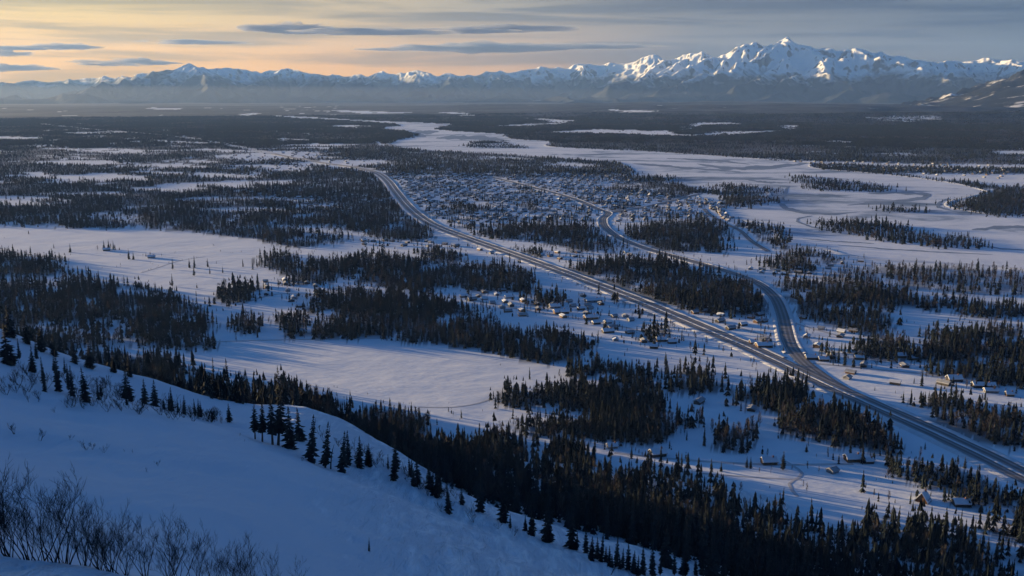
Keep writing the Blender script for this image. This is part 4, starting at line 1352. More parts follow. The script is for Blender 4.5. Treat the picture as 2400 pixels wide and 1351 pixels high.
def birch_mesh(name, seed, H=9.0, n=70, width=0.10, parts=False):
    """Leafless tree: a stem and a spray of fine upswept twigs."""
    r = random.Random(seed)
    tv, tf = [], []
    for k, (z, rr) in enumerate(((-0.4, 0.13), (H * 0.45, 0.09), (H * 0.95, 0.02))):
        for q in range(4):
            a = q * math.pi / 2
            tv.append((rr * math.cos(a) + 0.2 * math.sin(z), rr * math.sin(a), z))
        if k:
            b = k * 4
            tf += [(b - 4 + q, b - 4 + (q + 1) % 4, b + (q + 1) % 4, b + q) for q in range(4)]
    V_, F_ = [], []
    for k in range(n):
        z0 = H * r.uniform(0.18, 0.82)
        a = r.random() * 6.28
        ln = H * r.uniform(0.16, 0.34) * (1.15 - 0.6 * z0 / H)
        out = r.uniform(0.35, 0.85)
        b0 = 0.12 * H * r.random() * (1 - z0 / H)
        p0 = np.array([math.cos(a) * b0, math.sin(a) * b0, z0])
        d = np.array([math.cos(a) * out, math.sin(a) * out, 1.0]); d /= np.linalg.norm(d)
        s = np.array([-math.sin(a), math.cos(a), 0]) * width * r.uniform(0.7, 1.5)
        p1 = p0 + d * ln * 0.6
        p2 = p0 + d * ln + np.array([r.uniform(-.3, .3), r.uniform(-.3, .3), 0.1])
        i = len(V_)
        V_ += [tuple(p0), tuple(p1 - s), tuple(p1 + s), tuple(p2)]
        F_ += [(i, i + 1, i + 2), (i + 2, i + 1, i + 3)]
    if parts:
        return mesh_from('trunk', tv, tf, [M_TWIG]), mesh_from('crown', V_, F_, [M_BIRCH])
    nt_ = len(tv)
    return mesh_from(name, tv + V_, tf + [tuple(i + nt_ for i in f_) for f_ in F_], [M_BIRCH, M_TWIG], False, [1] * len(tf) + [0] * len(F_))


# ------------------------------------------------------------------ trees: where they stand
def scatter(d0, d1, k0, az=43.0):
    xs, ys = [], []
    d = d0
    r = np.random.default_rng(int(d0) + 3)
    while d < d1:
        s = k0 * max(1.0, (d / 500.0)) ** 0.62 * (1.0 if d > 420 else 0.95)
        a = np.arange(-R(az), R(az), s / d)
        a = a + r.uniform(-0.5, 0.5, len(a)) * s / d
        dd = d + r.uniform(-0.5, 0.5, len(a)) * s
        xs.append(np.sin(a) * dd); ys.append(np.cos(a) * dd)
        d += s
    return np.concatenate(xs), np.concatenate(ys)


tx, ty = scatter(255.0, 9000.0, 2.9)
tz = surf_z(tx, ty)
td = np.hypot(tx, ty)
tz = tz + floor_z(tx, ty)
# keep the open hillside open: forest only on the far side of the crest
on_hill = tz > 1.0
hu, hv = project(tx, ty, tz)
CREST = [(-400, 640), (-250, 700), (0, 770), (110, 820), (187, 847), (287, 872), (393, 898), (447, 923), (523, 957), (587, 952), (683, 950), (733, 958), (800, 980), (867, 1020), (933, 1057), (1007, 1117), (1133, 1180),
         (1300, 1230), (1383, 1260), (1483, 1277), (1600, 1330), (1720, 1390), (2000, 1520)]
CRD = [(-400, 375), (-250, 366), (0, 360), (110, 352), (187, 348), (287, 346), (393, 346), (447, 342), (523, 332), (587, 366), (683, 370), (733, 368), (800, 355), (867, 340), (933, 325), (1007, 302), (1133, 285),
       (1300, 275), (1383, 270), (1483, 262), (1600, 250), (1720, 240), (2000, 225), (2500, 210)]
crd = np.array(CRD, float)
cr_d = np.interp(hu, crd[:, 0], crd[:, 1])
dens = forest_density(tx, ty, tz)
back = on_hill & (td > cr_d + 3)
clump = fbm(tx / 40, ty / 40, 3, 55)
slope_d = np.where(hu < 330, 0.40 + 0.45 * (clump > -0.1), np.where(hu < 900, 0.66, 0.66)) * np.where(fbm(tx / 24, ty / 24, 3, 57) > 0.20, 0.12, 1.0) * smooth(0, 26, td - cr_d)
slope_d = np.where(td - cr_d < 20, slope_d * 0.8, slope_d)
dens = np.where(back & (tz > 6), slope_d, dens)
dens = np.where(on_hill & ~back, 0.0, dens)
# single trees and bushes standing in the open
open_ = (dens < 0.05)
clut = fbm(tx / 48, ty / 48, 3, 141)
dens = np.where(open_ & (td < 3500) & ~on_hill, np.where(clut > 0.15, 0.055, 0.006), dens)
sing_ = open_ & ~on_hill
T_VILL = np.zeros(guu.shape, bool)
for vp in VILLAGE_OUTLINES:
    T_VILL |= rast(vp)
dens = np.where(open_ & look(T_VILL, hu, hv), np.where(clut > -0.15, 0.20, 0.06), dens)
dens = np.where(look(T_BIG, hu, hv), 0.0006, dens)
dens = np.where(look(T_LEFT, hu, hv), 0.004, dens)
keep = rng.random(len(tx)) < dens
keep &= ~look(T_RIVER, hu, hv) | (dens > 0.3)
tx, ty, tz, td, dens, sing_ = tx[keep], ty[keep], tz[keep], td[keep], dens[keep], sing_[keep]
keep = ~near_road(tx, ty, 9.0)
tx, ty, tz, td, dens, sing_ = tx[keep], ty[keep], tz[keep], td[keep], dens[keep], sing_[keep]
# brush along the roads, field edges and fences; yard trees at the houses
lx, ly, lh, lk = [], [], [], []


def brush_line(line, off, u0, u1, gap, h0, h1, birch, v0=0, v1=2000):
    t = np.gradient(line, axis=0); t /= np.maximum(np.linalg.norm(t, axis=1), 1e-6)[:, None]
    for k in range(0, len(line)):
        nrep = max(1, int(12 / gap))
        for _ in range(nrep):
            o_ = off + random.gauss(0, 3.0) if off else random.gauss(0, 1.2)
            f_ = random.random()
            q0 = line[k] + (line[min(k + 1, len(line) - 1)] - line[k]) * f_
            p_ = q0 + np.array([t[k][1], -t[k][0]]) * o_
            uu_, vv_ = project(p_[0], p_[1], 0.0)
            if u0 < uu_ < u1 and v0 < vv_ < v1 and random.random() < 0.75 and fbm(np.array([p_[0] / 40]), np.array([p_[1] / 40]), 2, 9)[0] > -0.35:
                lx.append(p_[0]); ly.append(p_[1]); lh.append(random.uniform(h0, h1)); lk.append(random.random() < birch)


brush_line(ROADS['highway'][0], -27, 1560, 1930, 3.0, 3, 8, 0.8)
brush_line(ROADS['highway'][0], -25, 1150, 1560, 9.0, 2, 5, 0.8)
brush_line(ROADS['highway'][0], 27, 1350, 1760, 8.0, 2, 6, 0.7)
brush_line(ROADS['branch'][0], -17, 1780, 1900, 4.0, 3, 7, 0.8)
brush_line(ROADS['branch'][0], 17, 1790, 1900, 4.0, 3, 7, 0.8)
brush_line(ROADS['branch'][0], 15, 1500, 1760, 9.0, 3, 7, 0.6)
for fl in ([(330, 640), (420, 612), (570, 590)], [(200, 632), (330, 622), (440, 612)], [(350, 618), (420, 590), (500, 576)], [(520, 800), (640, 795), (760, 783), (900, 790)],
           [(760, 905), (860, 925), (960, 948)], [(1010, 945), (1120, 950), (1160, 935)], [(1790, 1165), (1900, 1185), (2020, 1195)], [(1990, 1115), (2080, 1130), (2160, 1150)],
           [(60, 600), (250, 596), (330, 606)], [(1470, 1070), (1600, 1080), (1720, 1090)], [(1080, 950), (1180, 985), (1400, 1040)], [(650, 690), (720, 720), (800, 735)]):
    brush_line(densify(fl), 0, 0, 2400, 7.0, 0.8, 2.6, 0.5)
for (ax_, ay_, aa_, bb_) in [(q_[0], q_[1], q_[3], q_[4]) for q_ in NEAR]:
    c_ = at_ground(ax_, ay_)
    for _ in range(5):
        an_ = random.uniform(0, 6.28); ra_ = aa_ * 0.5 + random.uniform(3, 13)
        lx.append(c_[0] + math.cos(an_) * ra_); ly.append(c_[1] + abs(math.sin(an_)) * ra_ * random.choice((1, 1, -0.9))); lh.append(random.uniform(2, 9)); lk.append(random.random() < 0.45)
lx, ly = np.array(lx), np.array(ly)
kq = ~near_road(lx, ly, 3.0) & ~look(T_RIVER, *project(lx, ly, 0 * lx))
lx, ly, lh, lk = lx[kq], ly[kq], np.array(lh)[kq], np.array(lk)[kq]
n_line = len(lx)
tx, ty, tz = np.concatenate([tx, lx]), np.concatenate([ty, ly]), np.concatenate([tz, 0 * lx])
td, dens, sing_ = np.hypot(tx, ty), np.concatenate([dens, np.full(n_line, 0.02)]), np.concatenate([sing_, np.ones(n_line, bool)])
NT = len(tx)
th = np.where(rng.random(NT) < 0.28, rng.normal(8.0, 2.0, NT), rng.normal(13.4, 3.0, NT)).clip(3.5, 21) * (0.85 + 0.3 * fbm(tx / 120, ty / 120, 2, 61))
th *= np.where(tz > 30, 1.0, 1.0) * (1 - 0.38 * smooth(1300, 3200, td))
single = sing_
th = np.where(single, th * rng.uniform(0.25, 0.8, NT), th)
th = np.where(look(T_TOWN, *project(tx, ty, tz)), th * 0.72, th)
tu, tv_ = project(tx, ty, tz)
young = (td < 520) & (rng.random(NT) < 0.25)
th = np.where(young, th * 0.6, th)
brown_n = fbm(tx / 110, ty / 110, 3, 81)
p_brown = np.where(brown_n > 0.22, 0.48, 0.12)
p_brown = np.where(td > 3200, np.where(fbm(tx / 600, ty / 450, 4, 161) > 0.12, 0.75, 0.08), p_brown)
p_brown = np.where((tu > 1900) & (tv_ > 610) & (tv_ < 690) & (td > 1000), 0.65, p_brown)
p_brown = np.where(tz > 25, 0.10, p_brown)
p_brown = np.where(single, 0.40, p_brown)
is_birch = rng.random(NT) < p_brown
is_birch[NT - n_line:] = lk
th[NT - n_line:] = lh * np.where(lk, 1.25, 1.0)
th = np.where(is_birch, th * 0.8, th)
rz = rng.uniform(0, 6.283, NT)
wid = rng.uniform(0.72, 1.12, NT)


# in view and not behind the hill
tops_u, tops_v = project(tx, ty, tz + th)
seen = (tu > 0) & (tu < 2400) & (tops_v < 1345)
nr_ = np.nonzero(seen & (td < 900))[0]
fr = np.linspace(0.15, 0.97, 45)[None, :]
blk = 0
step = 4000
for a in range(0, len(nr_), step):
    q = nr_[a:a + step]
    sx, sy = tx[q, None] * fr, ty[q, None] * fr
    sz = CAM_Z + (tz[q] + th[q] * 0.75 - CAM_Z)[:, None] * fr
    seen[q] &= ~(hill_z(sx, sy) > sz).any(1)
size = np.where(seen, th / td, 0)
big_s = np.nonzero(~is_birch)[0]
big_s = big_s[np.argsort(-size[big_s])][:185]
big_b = np.nonzero(is_birch)[0]
big_b = big_b[np.argsort(-size[big_b])][:290]
print('trees', NT, 'birch', is_birch.sum(), 'd range of objects', td[big_s].max(), td[big_b].max())

# ------------------------------------------------------------------ trees standing as single objects
HI = [spruce_hi(s, 10.0, rr, bb, lu) for s, rr, bb, lu in ((1, 1.5, 0.05, 1), (2, 1.25, 0.09, 1), (3, 1.75, 0.04, 1.1), (4, 1.1, 0.12, 0.9), (5, 1.4, 0.30, 0.9))]
TRUNK = [trunk_mesh(), trunk_mesh(10, 0.15, 0.35)]


def spruce(loc, h, variant, label, group=None, wide=1.0, lean=(0, 0), rot=0.0):
    t = empty('spruce_tree', loc, rot)
    t.rotation_euler = (lean[0], lean[1], rot)
    s = h / 10.0
    t.scale = (s * wide * 1.25, s * wide * 1.25, s)
    tag(t, label, 'tree', group)
    obj('trunk', TRUNK[variant % 2], t)
    obj('crown', HI[variant], t)
    return t


ZONES = [(250, 'behind the far left crest'), (560, 'behind the shrubby ridge'), (720, 'behind the tall cluster'), (860, 'behind the dead trunk'),
         (1060, 'behind the crest notch'), (1280, 'below the falling crest'), (1500, 'below the lowest crest pair'), (1750, 'under the snow capped hut'),
         (2050, 'under the brown cabin'), (2500, 'under the tent roofed cabin')]


def zone_of(u):
    return next(z_ for lim_, z_ in ZONES if u < lim_)


for k in big_s:
    far_ = td[k] - np.interp(tu[k], crd[:, 0], crd[:, 1])
    row_ = 'at the edge' if far_ < 28 else ('well inside' if far_ < 110 else 'at the far side')
    siz_ = 'tall' if th[k] > 15.5 else ('medium' if th[k] > 11 else 'short')
    shp_ = 'slim' if wid[k] < 0.9 else 'broad'
    z_ = zone_of(tu[k])
    spruce((tx[k], ty[k], tz[k] - 0.1), th[k], int(rng.integers(0, 4)), f'{siz_} {shp_} dark spruce {row_} of the wood {z_}', f'spruces of the wood {z_}', 0.85 * wid[k], (rng.normal(0, .02), rng.normal(0, .02)), rz[k])

BP = [birch_mesh('birch', s, 9.0, 110, 0.07, True) for s in (11, 12, 13)]
for k in big_b:
    b_ = int(rng.integers(0, 3))
    t = empty('leafless_tree', (tx[k], ty[k], tz[k] - 0.1), rz[k])
    s = th[k] / 9.0
    t.scale = (s * wid[k] * 1.2, s * wid[k] * 1.2, s)
    siz_ = 'tall' if th[k] > 11 else ('medium' if th[k] > 7 else 'low')
    dep_ = 'in the dense wood' if not single[k] else 'standing free on the snow'
    z_ = zone_of(tu[k])
    tag(t, f'{siz_} brownish leafless tree {dep_} {z_}', 'tree', f'leafless trees {z_}')
    obj('trunk', BP[b_][0], t); obj('crown', BP[b_][1], t)

# ------------------------------------------------------------------ the rest of the forest: one mass, instanced on points
rest = np.ones(NT, bool); rest[big_s] = False; rest[big_b] = False
protos = bpy.data.collections.new('forest_prototypes')
plist = [spruce_lo('forest_tree_a', 21, 10, 1.75, 8, 7), spruce_lo('forest_tree_b', 22, 10, 1.45, 9, 6), spruce_lo('forest_tree_c', 23, 10, 2.0, 7, 7),
         spruce_lo('forest_tree_d', 24, 10, 1.5, 3, 4), birch_mesh('forest_tree_e', 25, 10, 80, 0.11), birch_mesh('forest_tree_f', 26, 10, 60, 0.14),
         spruce_lo('forest_tree_g', 27, 10, 2.2, 3, 4, 4, 5.0), birch_mesh('forest_tree_h', 28, 10, 60, 0.45), birch_mesh('forest_tree_i', 29, 10, 14, 0.10),
         spruce_lo('forest_tree_j', 31, 10, 1.15, 10, 5), spruce_lo('forest_tree_k', 33, 10, 2.3, 6, 8)]
for me in plist:
    o_ = bpy.data.objects.new(me.name, me)
    protos.objects.link(o_)


def mass(name, x, y, z, sxy, sz, rot, var, label):
    me = bpy.data.meshes.new(name)
    me.vertices.add(len(x))
    me.vertices.foreach_set('co', np.stack([x, y, z], -1).astype(np.float32).ravel())
    a = me.attributes.new('size', 'FLOAT_VECTOR', 'POINT')
    a.data.foreach_set('vector', np.stack([sxy, sxy, sz], -1).astype(np.float32).ravel())
    a = me.attributes.new('turn', 'FLOAT_VECTOR', 'POINT')
    a.data.foreach_set('vector', np.stack([rng.normal(0, .025, len(x)), rng.normal(0, .025, len(x)), rot], -1).astype(np.float32).ravel())
    a = me.attributes.new('sort', 'INT', 'POINT')
    a.data.foreach_set('value', var.astype(np.int32))
    o = obj(name, me)
    tag(o, label, kind='stuff')
    ng = bpy.data.node_groups.new(name, 'GeometryNodeTree')
    ng.interface.new_socket('Geometry', in_out='INPUT', socket_type='NodeSocketGeometry')
    ng.interface.new_socket('Geometry', in_out='OUTPUT', socket_type='NodeSocketGeometry')
    gi, go = ng.nodes.new('NodeGroupInput'), ng.nodes.new('NodeGroupOutput')
    ip = ng.nodes.new('GeometryNodeInstanceOnPoints')
    ci = ng.nodes.new('GeometryNodeCollectionInfo')
    ci.inputs['Collection'].default_value = protos
    ci.inputs['Separate Children'].default_value = True
    ci.inputs['Reset Children'].default_value = True

    def na(nm, ty_):
        n_ = ng.nodes.new('GeometryNodeInputNamedAttribute')
        n_.data_type = ty_
        n_.inputs['Name'].default_value = nm
        return n_.outputs['Attribute']
    ng.links.new(gi.outputs[0], ip.inputs['Points'])
    ng.links.new(ci.outputs[0], ip.inputs['Instance'])
    ip.inputs['Pick Instance'].default_value = True
    ng.links.new(na('sort', 'INT'), ip.inputs['Instance Index'])
    e2r = ng.nodes.new('FunctionNodeEulerToRotation')
    ng.links.new(na('turn', 'FLOAT_VECTOR'), e2r.inputs[0])
    ng.links.new(e2r.outputs[0], ip.inputs['Rotation'])
    ng.links.new(na('size', 'FLOAT_VECTOR'), ip.inputs['Scale'])
    ng.links.new(ip.outputs[0], go.inputs[0])
    mod = o.modifiers.new('trees', 'NODES')
    mod.node_group = ng
    return o


var = np.where(is_birch, rng.integers(4, 6, NT), rng.integers(0, 3, NT))
pick_ = rng.random(NT)
var = np.where(~is_birch & (pick_ < 0.30), np.where(pick_ < 0.04, 8, np.where(pick_ < 0.19, 9, 10)), var)
var = np.where((td > 2600) & ~is_birch, 3, var)
var = np.where((td > 4200), np.where(is_birch, 7, 6), var)
sxy = th / 10 * wid * (1 + 0.7 * smooth(1300, 3200, td))
sz = th / 10
q = rest
mass('forest', tx[q], ty[q], tz[q] - 0.1, sxy[q], sz[q], rz[q], var[q], 'dark forest of spruce and bare trees covering the valley')

# ------------------------------------------------------------------ spruces on the open hillside, one by one
ORD = ['first', 'second', 'third', 'fourth', 'fifth', 'sixth', 'seventh', 'eighth', 'ninth', 'tenth', 'eleventh', 'twelfth']
CREST_TREES = [  # base px, base py, height px, variant, width, label
    (20, 853, 80, 2, 1.25, 'broad spruce with snow on its boughs, the leftmost on the upper hillside'),
    (46, 842, 44, 3, 0.9, 'thin pale spruce right of the leftmost broad one on the hillside'),
    (77, 873, 56, 0, 1.0, 'full dark spruce between the pale thin one and the narrow ones on the upper slope'),
    (103, 900, 57, 1, 0.8, 'narrow spruce, first of four in a falling row on the upper left slope'),
    (137, 918, 88, 1, 0.8, 'tallest narrow spruce, second of the falling row on the upper left slope'),
    (170, 930, 68, 1, 0.85, 'slim pointed spruce, third of the falling row on the upper left slope'),
    (201, 943, 76, 0, 1.0, 'full spruce with a wide foot, lowest of the falling row on the upper left slope'),
    (300, 936, 66, 2, 1.2, 'broad dark spruce on the small ridge left of the two snowy spruces'),
    (339, 947, 56, 0, 1.1, 'snow dusted spruce, left one of a pair on the small ridge'),
    (364, 953, 60, 0, 1.15, 'snow dusted spruce, right one of a pair on the small ridge'),
    (403, 963, 54, 1, 0.9, 'lone pointed spruce on the ridge right of the snow dusted pair'),
    (432, 972, 44, 1, 0.95, 'lone small spruce on the ridge between the pointed one and the bushy one'),
    (470, 978, 38, 0, 0.9, 'bushy small spruce on the ridge right of two lone ones'),
    (500, 984, 24, 2, 1.0, 'stubby young spruce on the ridge among low shrubs'),
    (537, 990, 44, 0, 1.1, 'dark spruce at the dip of the ridge just before the tall cluster'),
    (598, 1030, 84, 4, 0.9, 'spruce with a bare lower trunk, leftmost of the tall cluster on the crest'),
    (615, 1036, 92, 4, 0.9, 'spruce with a bare trunk, second from the left in the tall cluster'),
    (639, 1043, 108, 4, 1.0, 'tall spruce with a bare trunk in the middle of the cluster on the crest'),
    (652, 1045, 126, 4, 1.0, 'tallest spruce of the cluster, its trunk leaning, standing on the crest'),
    (682, 1053, 100, 0, 1.15, 'full spruce with boughs almost to the snow at the right of the tall cluster'),
    (703, 1035, 80, 2, 1.0, 'dense spruce behind the right side of the tall cluster'),
    (728, 1083, 112, 1, 1.05, 'pointed spruce standing alone between the tall cluster and the leaning snag'),
    (762, 1097, 110, 3, 1.0, 'slender spruce with a split foot just left of the leaning snag'),
    (801, 1107, 98, 1, 1.0, 'tall spruce right of the leaning snag, with a bare foot'),
    (817, 1090, 82, 1, 0.9, 'spruce half hidden behind the tall one right of the snag'),
    (841, 1097, 76, 0, 1.0, 'full spruce on the crest, last of the group right of the snag'),
    (923, 1127, 66, 0, 1.0, 'spruce among bare shrubs on the crest below the group by the snag'),
    (970, 1140, 44, 2, 1.2, 'short wide spruce on the crest in a patch of shrubs'),
    (1023, 1167, 42, 2, 1.2, 'squat spruce in the notch of the crest'),
    (1052, 1205, 76, 1, 1.0, 'single spruce standing forward on the snow below the notch of the crest'),
    (1083, 1183, 42, 0, 1.1, 'small spruce just right of the one standing forward on the snow'),
    (1125, 1200, 96, 1, 1.0, 'dark spruce at the snow edge where the crest starts its long fall'),
    (1180, 1225, 92, 0, 1.0, 'dark spruce at the snow edge above two bare saplings'),
    (1247, 1255, 84, 1, 1.0, 'dark spruce at the snow edge right of two bare saplings'),
    (1283, 1270, 92, 2, 1.05, 'wide spruce at the snow edge on the falling crest'),
    (1340, 1287, 98, 0, 1.0, 'tall spruce at the snow edge right of the wide one'),
    (1373, 1298, 64, 1, 1.0, 'middle sized spruce near the low end of the crest'),
    (1400, 1310, 54, 0, 1.0, 'spruce with drooping boughs near the low end of the crest'),
    (1420, 1318, 40, 2, 1.0, 'small drooping spruce near the low end of the crest'),
    (1484, 1345, 50, 1, 0.9, 'young narrow spruce, left one of the lowest pair on the crest'),
    (1506, 1347, 44, 1, 0.9, 'young narrow spruce, right one of the lowest pair on the crest'),
    (867, 1362, 38, 1, 0.6, 'tip of a little spruce poking out of the open snow slope'),
    # at the back of the crest
    (23, 790, 70, 2, 1.15, 'big dark spruce behind the crest at the far left'),
    (62, 806, 52, 0, 1.2, 'dark spruce behind the crest between the two big ones at the far left'),
    (97, 824, 56, 2, 1.15, 'big dark spruce behind the crest above the narrow row'),
    (127, 835, 46, 0, 1.2, 'dark spruce behind the crest right beside the big one above the narrow row'),
    (175, 852, 44, 0, 1.2, 'dark bushy spruce right behind the crest line above the wide footed one'),
    (212, 864, 58, 2, 1.2, 'dark broad spruce behind the crest, left of the shrubby shoulder'),
    (267, 874, 46, 0, 1.1, 'dark spruce behind the crest at the shrubby shoulder'),
    (304, 884, 50, 1, 1.2, 'dark spruce behind the crest right of the shrubby shoulder'),
    (1560, 1330, 105, 2, 1.0, 'great dark spruce rising past the lower end of the crest'),
    (1665, 1372, 120, 2, 1.1, 'nearest dark spruce in the corner below the crest'),
]
for (u, v_, hp, vr, wd, lab) in CREST_TREES:
    if v_ >= 1351:
        p = at_dist(u, v_, 150 if u < 900 else 236); p[2] = float(hill_z(np.array([p[0]]), np.array([p[1]]))[0]); d_ = math.hypot(p[0], p[1])
    else:
        p, d_ = hit(u, v_, 60)
        if d_ > 420:                      # the sight line slips over the crest: stand it at the crest's back
            p = at_dist(u, v_, float(np.interp(u, crd[:, 0], crd[:, 1])) + 6)
            p[2] = float(hill_z(np.array([p[0]]), np.array([p[1]]))[0]); d_ = math.hypot(p[0], p[1])
    lean = (0.0, 0.10) if 'leaning' in lab else (random.gauss(0, .02), random.gauss(0, .02))
    spruce((p[0], p[1], p[2] - 0.15), hp * 1.08 * d_ / F_PX, vr, lab, 'spruces on the open hillside', wd * 1.15, lean, random.uniform(0, 6.28) if 'leaning' not in lab else 0)

r = random.Random(321)
for k in range(54):
    if k < 18:
        u = r.uniform(5, 540); lo_, hi_ = np.interp(u, [0, 150, 253, 330, 540], [800, 868, 905, 948, 988]), np.interp(u, [0, 150, 300, 540], [900, 935, 955, 996])
        lab = 'young spruce among the shrubs ' + next(z for lim, z in ((110, 'below the leftmost broad spruce'), (230, 'beside the narrow row'), (370, 'around the snow dusted pair'), (600, 'right of the lone pointed spruce')) if u < lim)
    else:
        u = r.uniform(860, 1560) if k < 40 else r.uniform(1400, 1660); lo_ = np.interp(u, [860, 940, 1007, 1133, 1300, 1433, 1600], [1080, 1102, 1146, 1202, 1268, 1322, 1372]); hi_ = lo_ + 14
        lab = 'spruce at the snow edge ' + next(z for lim, z in ((1000, 'near the short wide spruce'), (1140, 'past the notch of the crest'), (1300, 'along the falling crest'), (1480, 'around the small drooping one'), (2000, 'at the low end of the crest')) if u < lim)
    p, d_ = hit(u, min(r.uniform(lo_, hi_), 1349), 60)
    if d_ < 400:
        spruce((p[0], p[1], p[2] - 0.1), (r.uniform(24, 50) if k < 18 else r.uniform(36, 92)) * d_ / F_PX, r.randrange(4), lab, 'young spruces along the crest', r.uniform(0.85, 1.25), (r.gauss(0, .03), r.gauss(0, .03)), r.uniform(0, 6))
FIELD_TREES = [(165, 592, 20, 'spruce at the bare brush near the far left of the wide field'), (244, 584, 20, 'first spruce of the short row in the middle of the wide left field'),
               (255, 584, 22, 'second spruce of the short row in the middle of the wide left field'), (266, 585, 20, 'last spruce of the short row in the middle of the wide left field'),
               (302, 608, 24, 'tallest spruce of the clump left of the grey shed on the left field'), (313, 609, 18, 'lower spruce of the clump left of the grey shed on the left field'),
               (405, 632, 26, 'lone spruce on its own mound in the left field'), (444, 628, 22, 'left spruce of the loose row before the middle wood'),
               (456, 628, 28, 'tallest spruce of the loose row before the middle wood'), (487, 626, 20, 'spruce near the right end of the loose row before the middle wood'),
               (455, 647, 24, 'round dark spruce in front of the loose row'), (492, 643, 18, 'small spruce in front of the right end of the loose row'), (522, 640, 16, 'last small spruce between the loose row and the middle wood'),
               (404, 672, 30, 'spruce by a farm at the lower rim of the left field'), (1480, 1075, 36, 'pointed spruce alone on a bank right of the snow capped hut'), (1890, 1060, 22, 'fat spruce behind the brown cabin'),
               (1835, 1102, 48, 'fat spruce right beside the brown cabin'), (1750, 1096, 30, 'left one of twin thin spruces left of the brown cabin'), (1759, 1098, 30, 'right one of twin thin spruces left of the brown cabin'),
               (1690, 1105, 26, 'small thin spruce alone left of the twin ones'), (2160, 905, 40, 'slim spruce alone on the snow left of the house on the field'), (1965, 850, 40, 'dark spruce beside the road fork houses')]
for (u, v_, hp, lab) in FIELD_TREES:
    p = at_ground(u, v_)
    spruce((p[0], p[1], -0.1), hp * math.hypot(p[0], p[1]) / F_PX, random.randrange(4), lab, 'single spruces in the open valley', 1.35 if 'fat' in lab or 'round' in lab else 1.0)

# a dead trunk leaning between them
p, d_ = hit(775, 1100, 60)
V_, F_ = [], []
for k, (z, rr, ox) in enumerate(((-0.3, 0.22, 0), (1.5, 0.18, 0.1), (3.6, 0.15, 0.35), (5.6, 0.09, 0.75), (7.0, 0.03, 1.2))):
    V_ += [(ox + rr * math.cos(q * 1.047), rr * math.sin(q * 1.047), z) for q in range(6)]
    if k:
        b = k * 6
        F_ += [(b - 6 + q_, b - 6 + (q_ + 1) % 6, b + (q_ + 1) % 6, b + q_) for q_ in range(6)]
sn = empty('dead_tree', tuple(p))
tag(sn, 'leaning dead trunk without boughs between two spruces on the crest', 'tree')
obj('trunk', mesh_from('trunk', V_, F_, [M_TRUNK], True), sn)
for q_ in range(5):
    z = 2.2 + q_ * 0.85
    a = q_ * 2.4
    x0 = 0.35 * (z / 5.0) ** 1.5
    bv = [(x0, 0, z - 0.05), (x0, 0.05, z + 0.05), (x0 + 0.9 * math.cos(a), 0.9 * math.sin(a), z + 0.25)]
    obj('branch', mesh_from('branch', bv + [(x0 + 0.05, -0.05, z)], [(0, 1, 2), (1, 3, 2), (3, 0, 2)], [M_TRUNK]), sn)


# ------------------------------------------------------------------ bare shrubs
def stem_mesh(seed, H, lean, depth=4, r0=0.02, fine=1.0):
    r = random.Random(seed)
    segs = []

    def grow(p, d, ln, rad, dep):
        n_ = 3
        for k in range(n_):
            d2 = (d + Vector((r.gauss(0, .13), r.gauss(0, .13), r.gauss(0.05, .07)))).normalized()
            q = p + d2 * ln / n_
            r1 = rad * (1 - 0.22)
            segs.append((p, q, rad, r1))
            if dep > 0 and (k > 0 or dep < depth):
                for _ in range(1 if r.random() < 0.75 else 2):
                    ax = Vector((r.gauss(0, 1), r.gauss(0, 1), r.gauss(0.2, .5))).normalized()
                    d3 = (d2 * 1.0 + ax * r.uniform(0.45, 0.85) + Vector((0, 0, 0.18))).normalized()
                    grow(q, d3, ln * r.uniform(0.42, 0.68), max(r1 * 0.62, 0.0045 * fine), dep - 1)
            p, d, rad = q, d2, r1
    grow(Vector((0, 0, -0.2)), Vector((lean[0], lean[1], 1)).normalized(), H * 0.78, r0, depth)
    V_, F_ = [], []
    for p, q, ra, rb in segs:
        ax = (q - p).normalized()
        s = ax.orthogonal().normalized(); t_ = ax.cross(s)
        i = len(V_)
        for c, rr in ((p, ra), (q, rb)):
            for k in range(3):
                a = k * 2.0944
                V_.append(tuple(c + s * rr * math.cos(a) + t_ * rr * math.sin(a)))
        F_ += [(i + k, i + (k + 1) % 3, i + 3 + (k + 1) % 3, i + 3 + k) for k in range(3)]
    zmax = max(v_[2] for v_ in V_)
    sc = H / zmax
    V_ = [(a * sc, b * sc, c * sc) for a, b, c in V_]
    return mesh_from('stem', V_, F_, [M_TWIG])


STEMS = []
sr = random.Random(5)
for k in range(14):
    an = sr.uniform(0, 6.28); ln = sr.uniform(0.08, 0.55)
    STEMS.append(stem_mesh(100 + k, 3.0, (math.cos(an) * ln, math.sin(an) * ln), 4, 0.040, 1.5))
LOW = []
for k in range(8):
    an = sr.uniform(0, 6.28); ln = sr.uniform(0.3, 0.9)
    LOW.append(stem_mesh(200 + k, 3.0, (math.cos(an) * ln, math.sin(an) * ln), 3, 0.075, 5.0))


def shrub(loc, h, n, label, group, pool, r, lean=None):
    t = empty('bare_shrub', loc, r.uniform(0, 6.28))
    tag(t, label, 'shrub', group)
    for k in range(n):
        o = obj('stem', r.choice(pool), t)
        s = h / 3.0 * r.uniform(0.45, 1.0) if k else h / 3.0
        o.scale = (s, s, s)
        o.rotation_euler = (0, 0, r.uniform(0, 6.28))
        o.location = (r.gauss(0, .09) * h / 3, r.gauss(0, .09) * h / 3, 0)
    return t


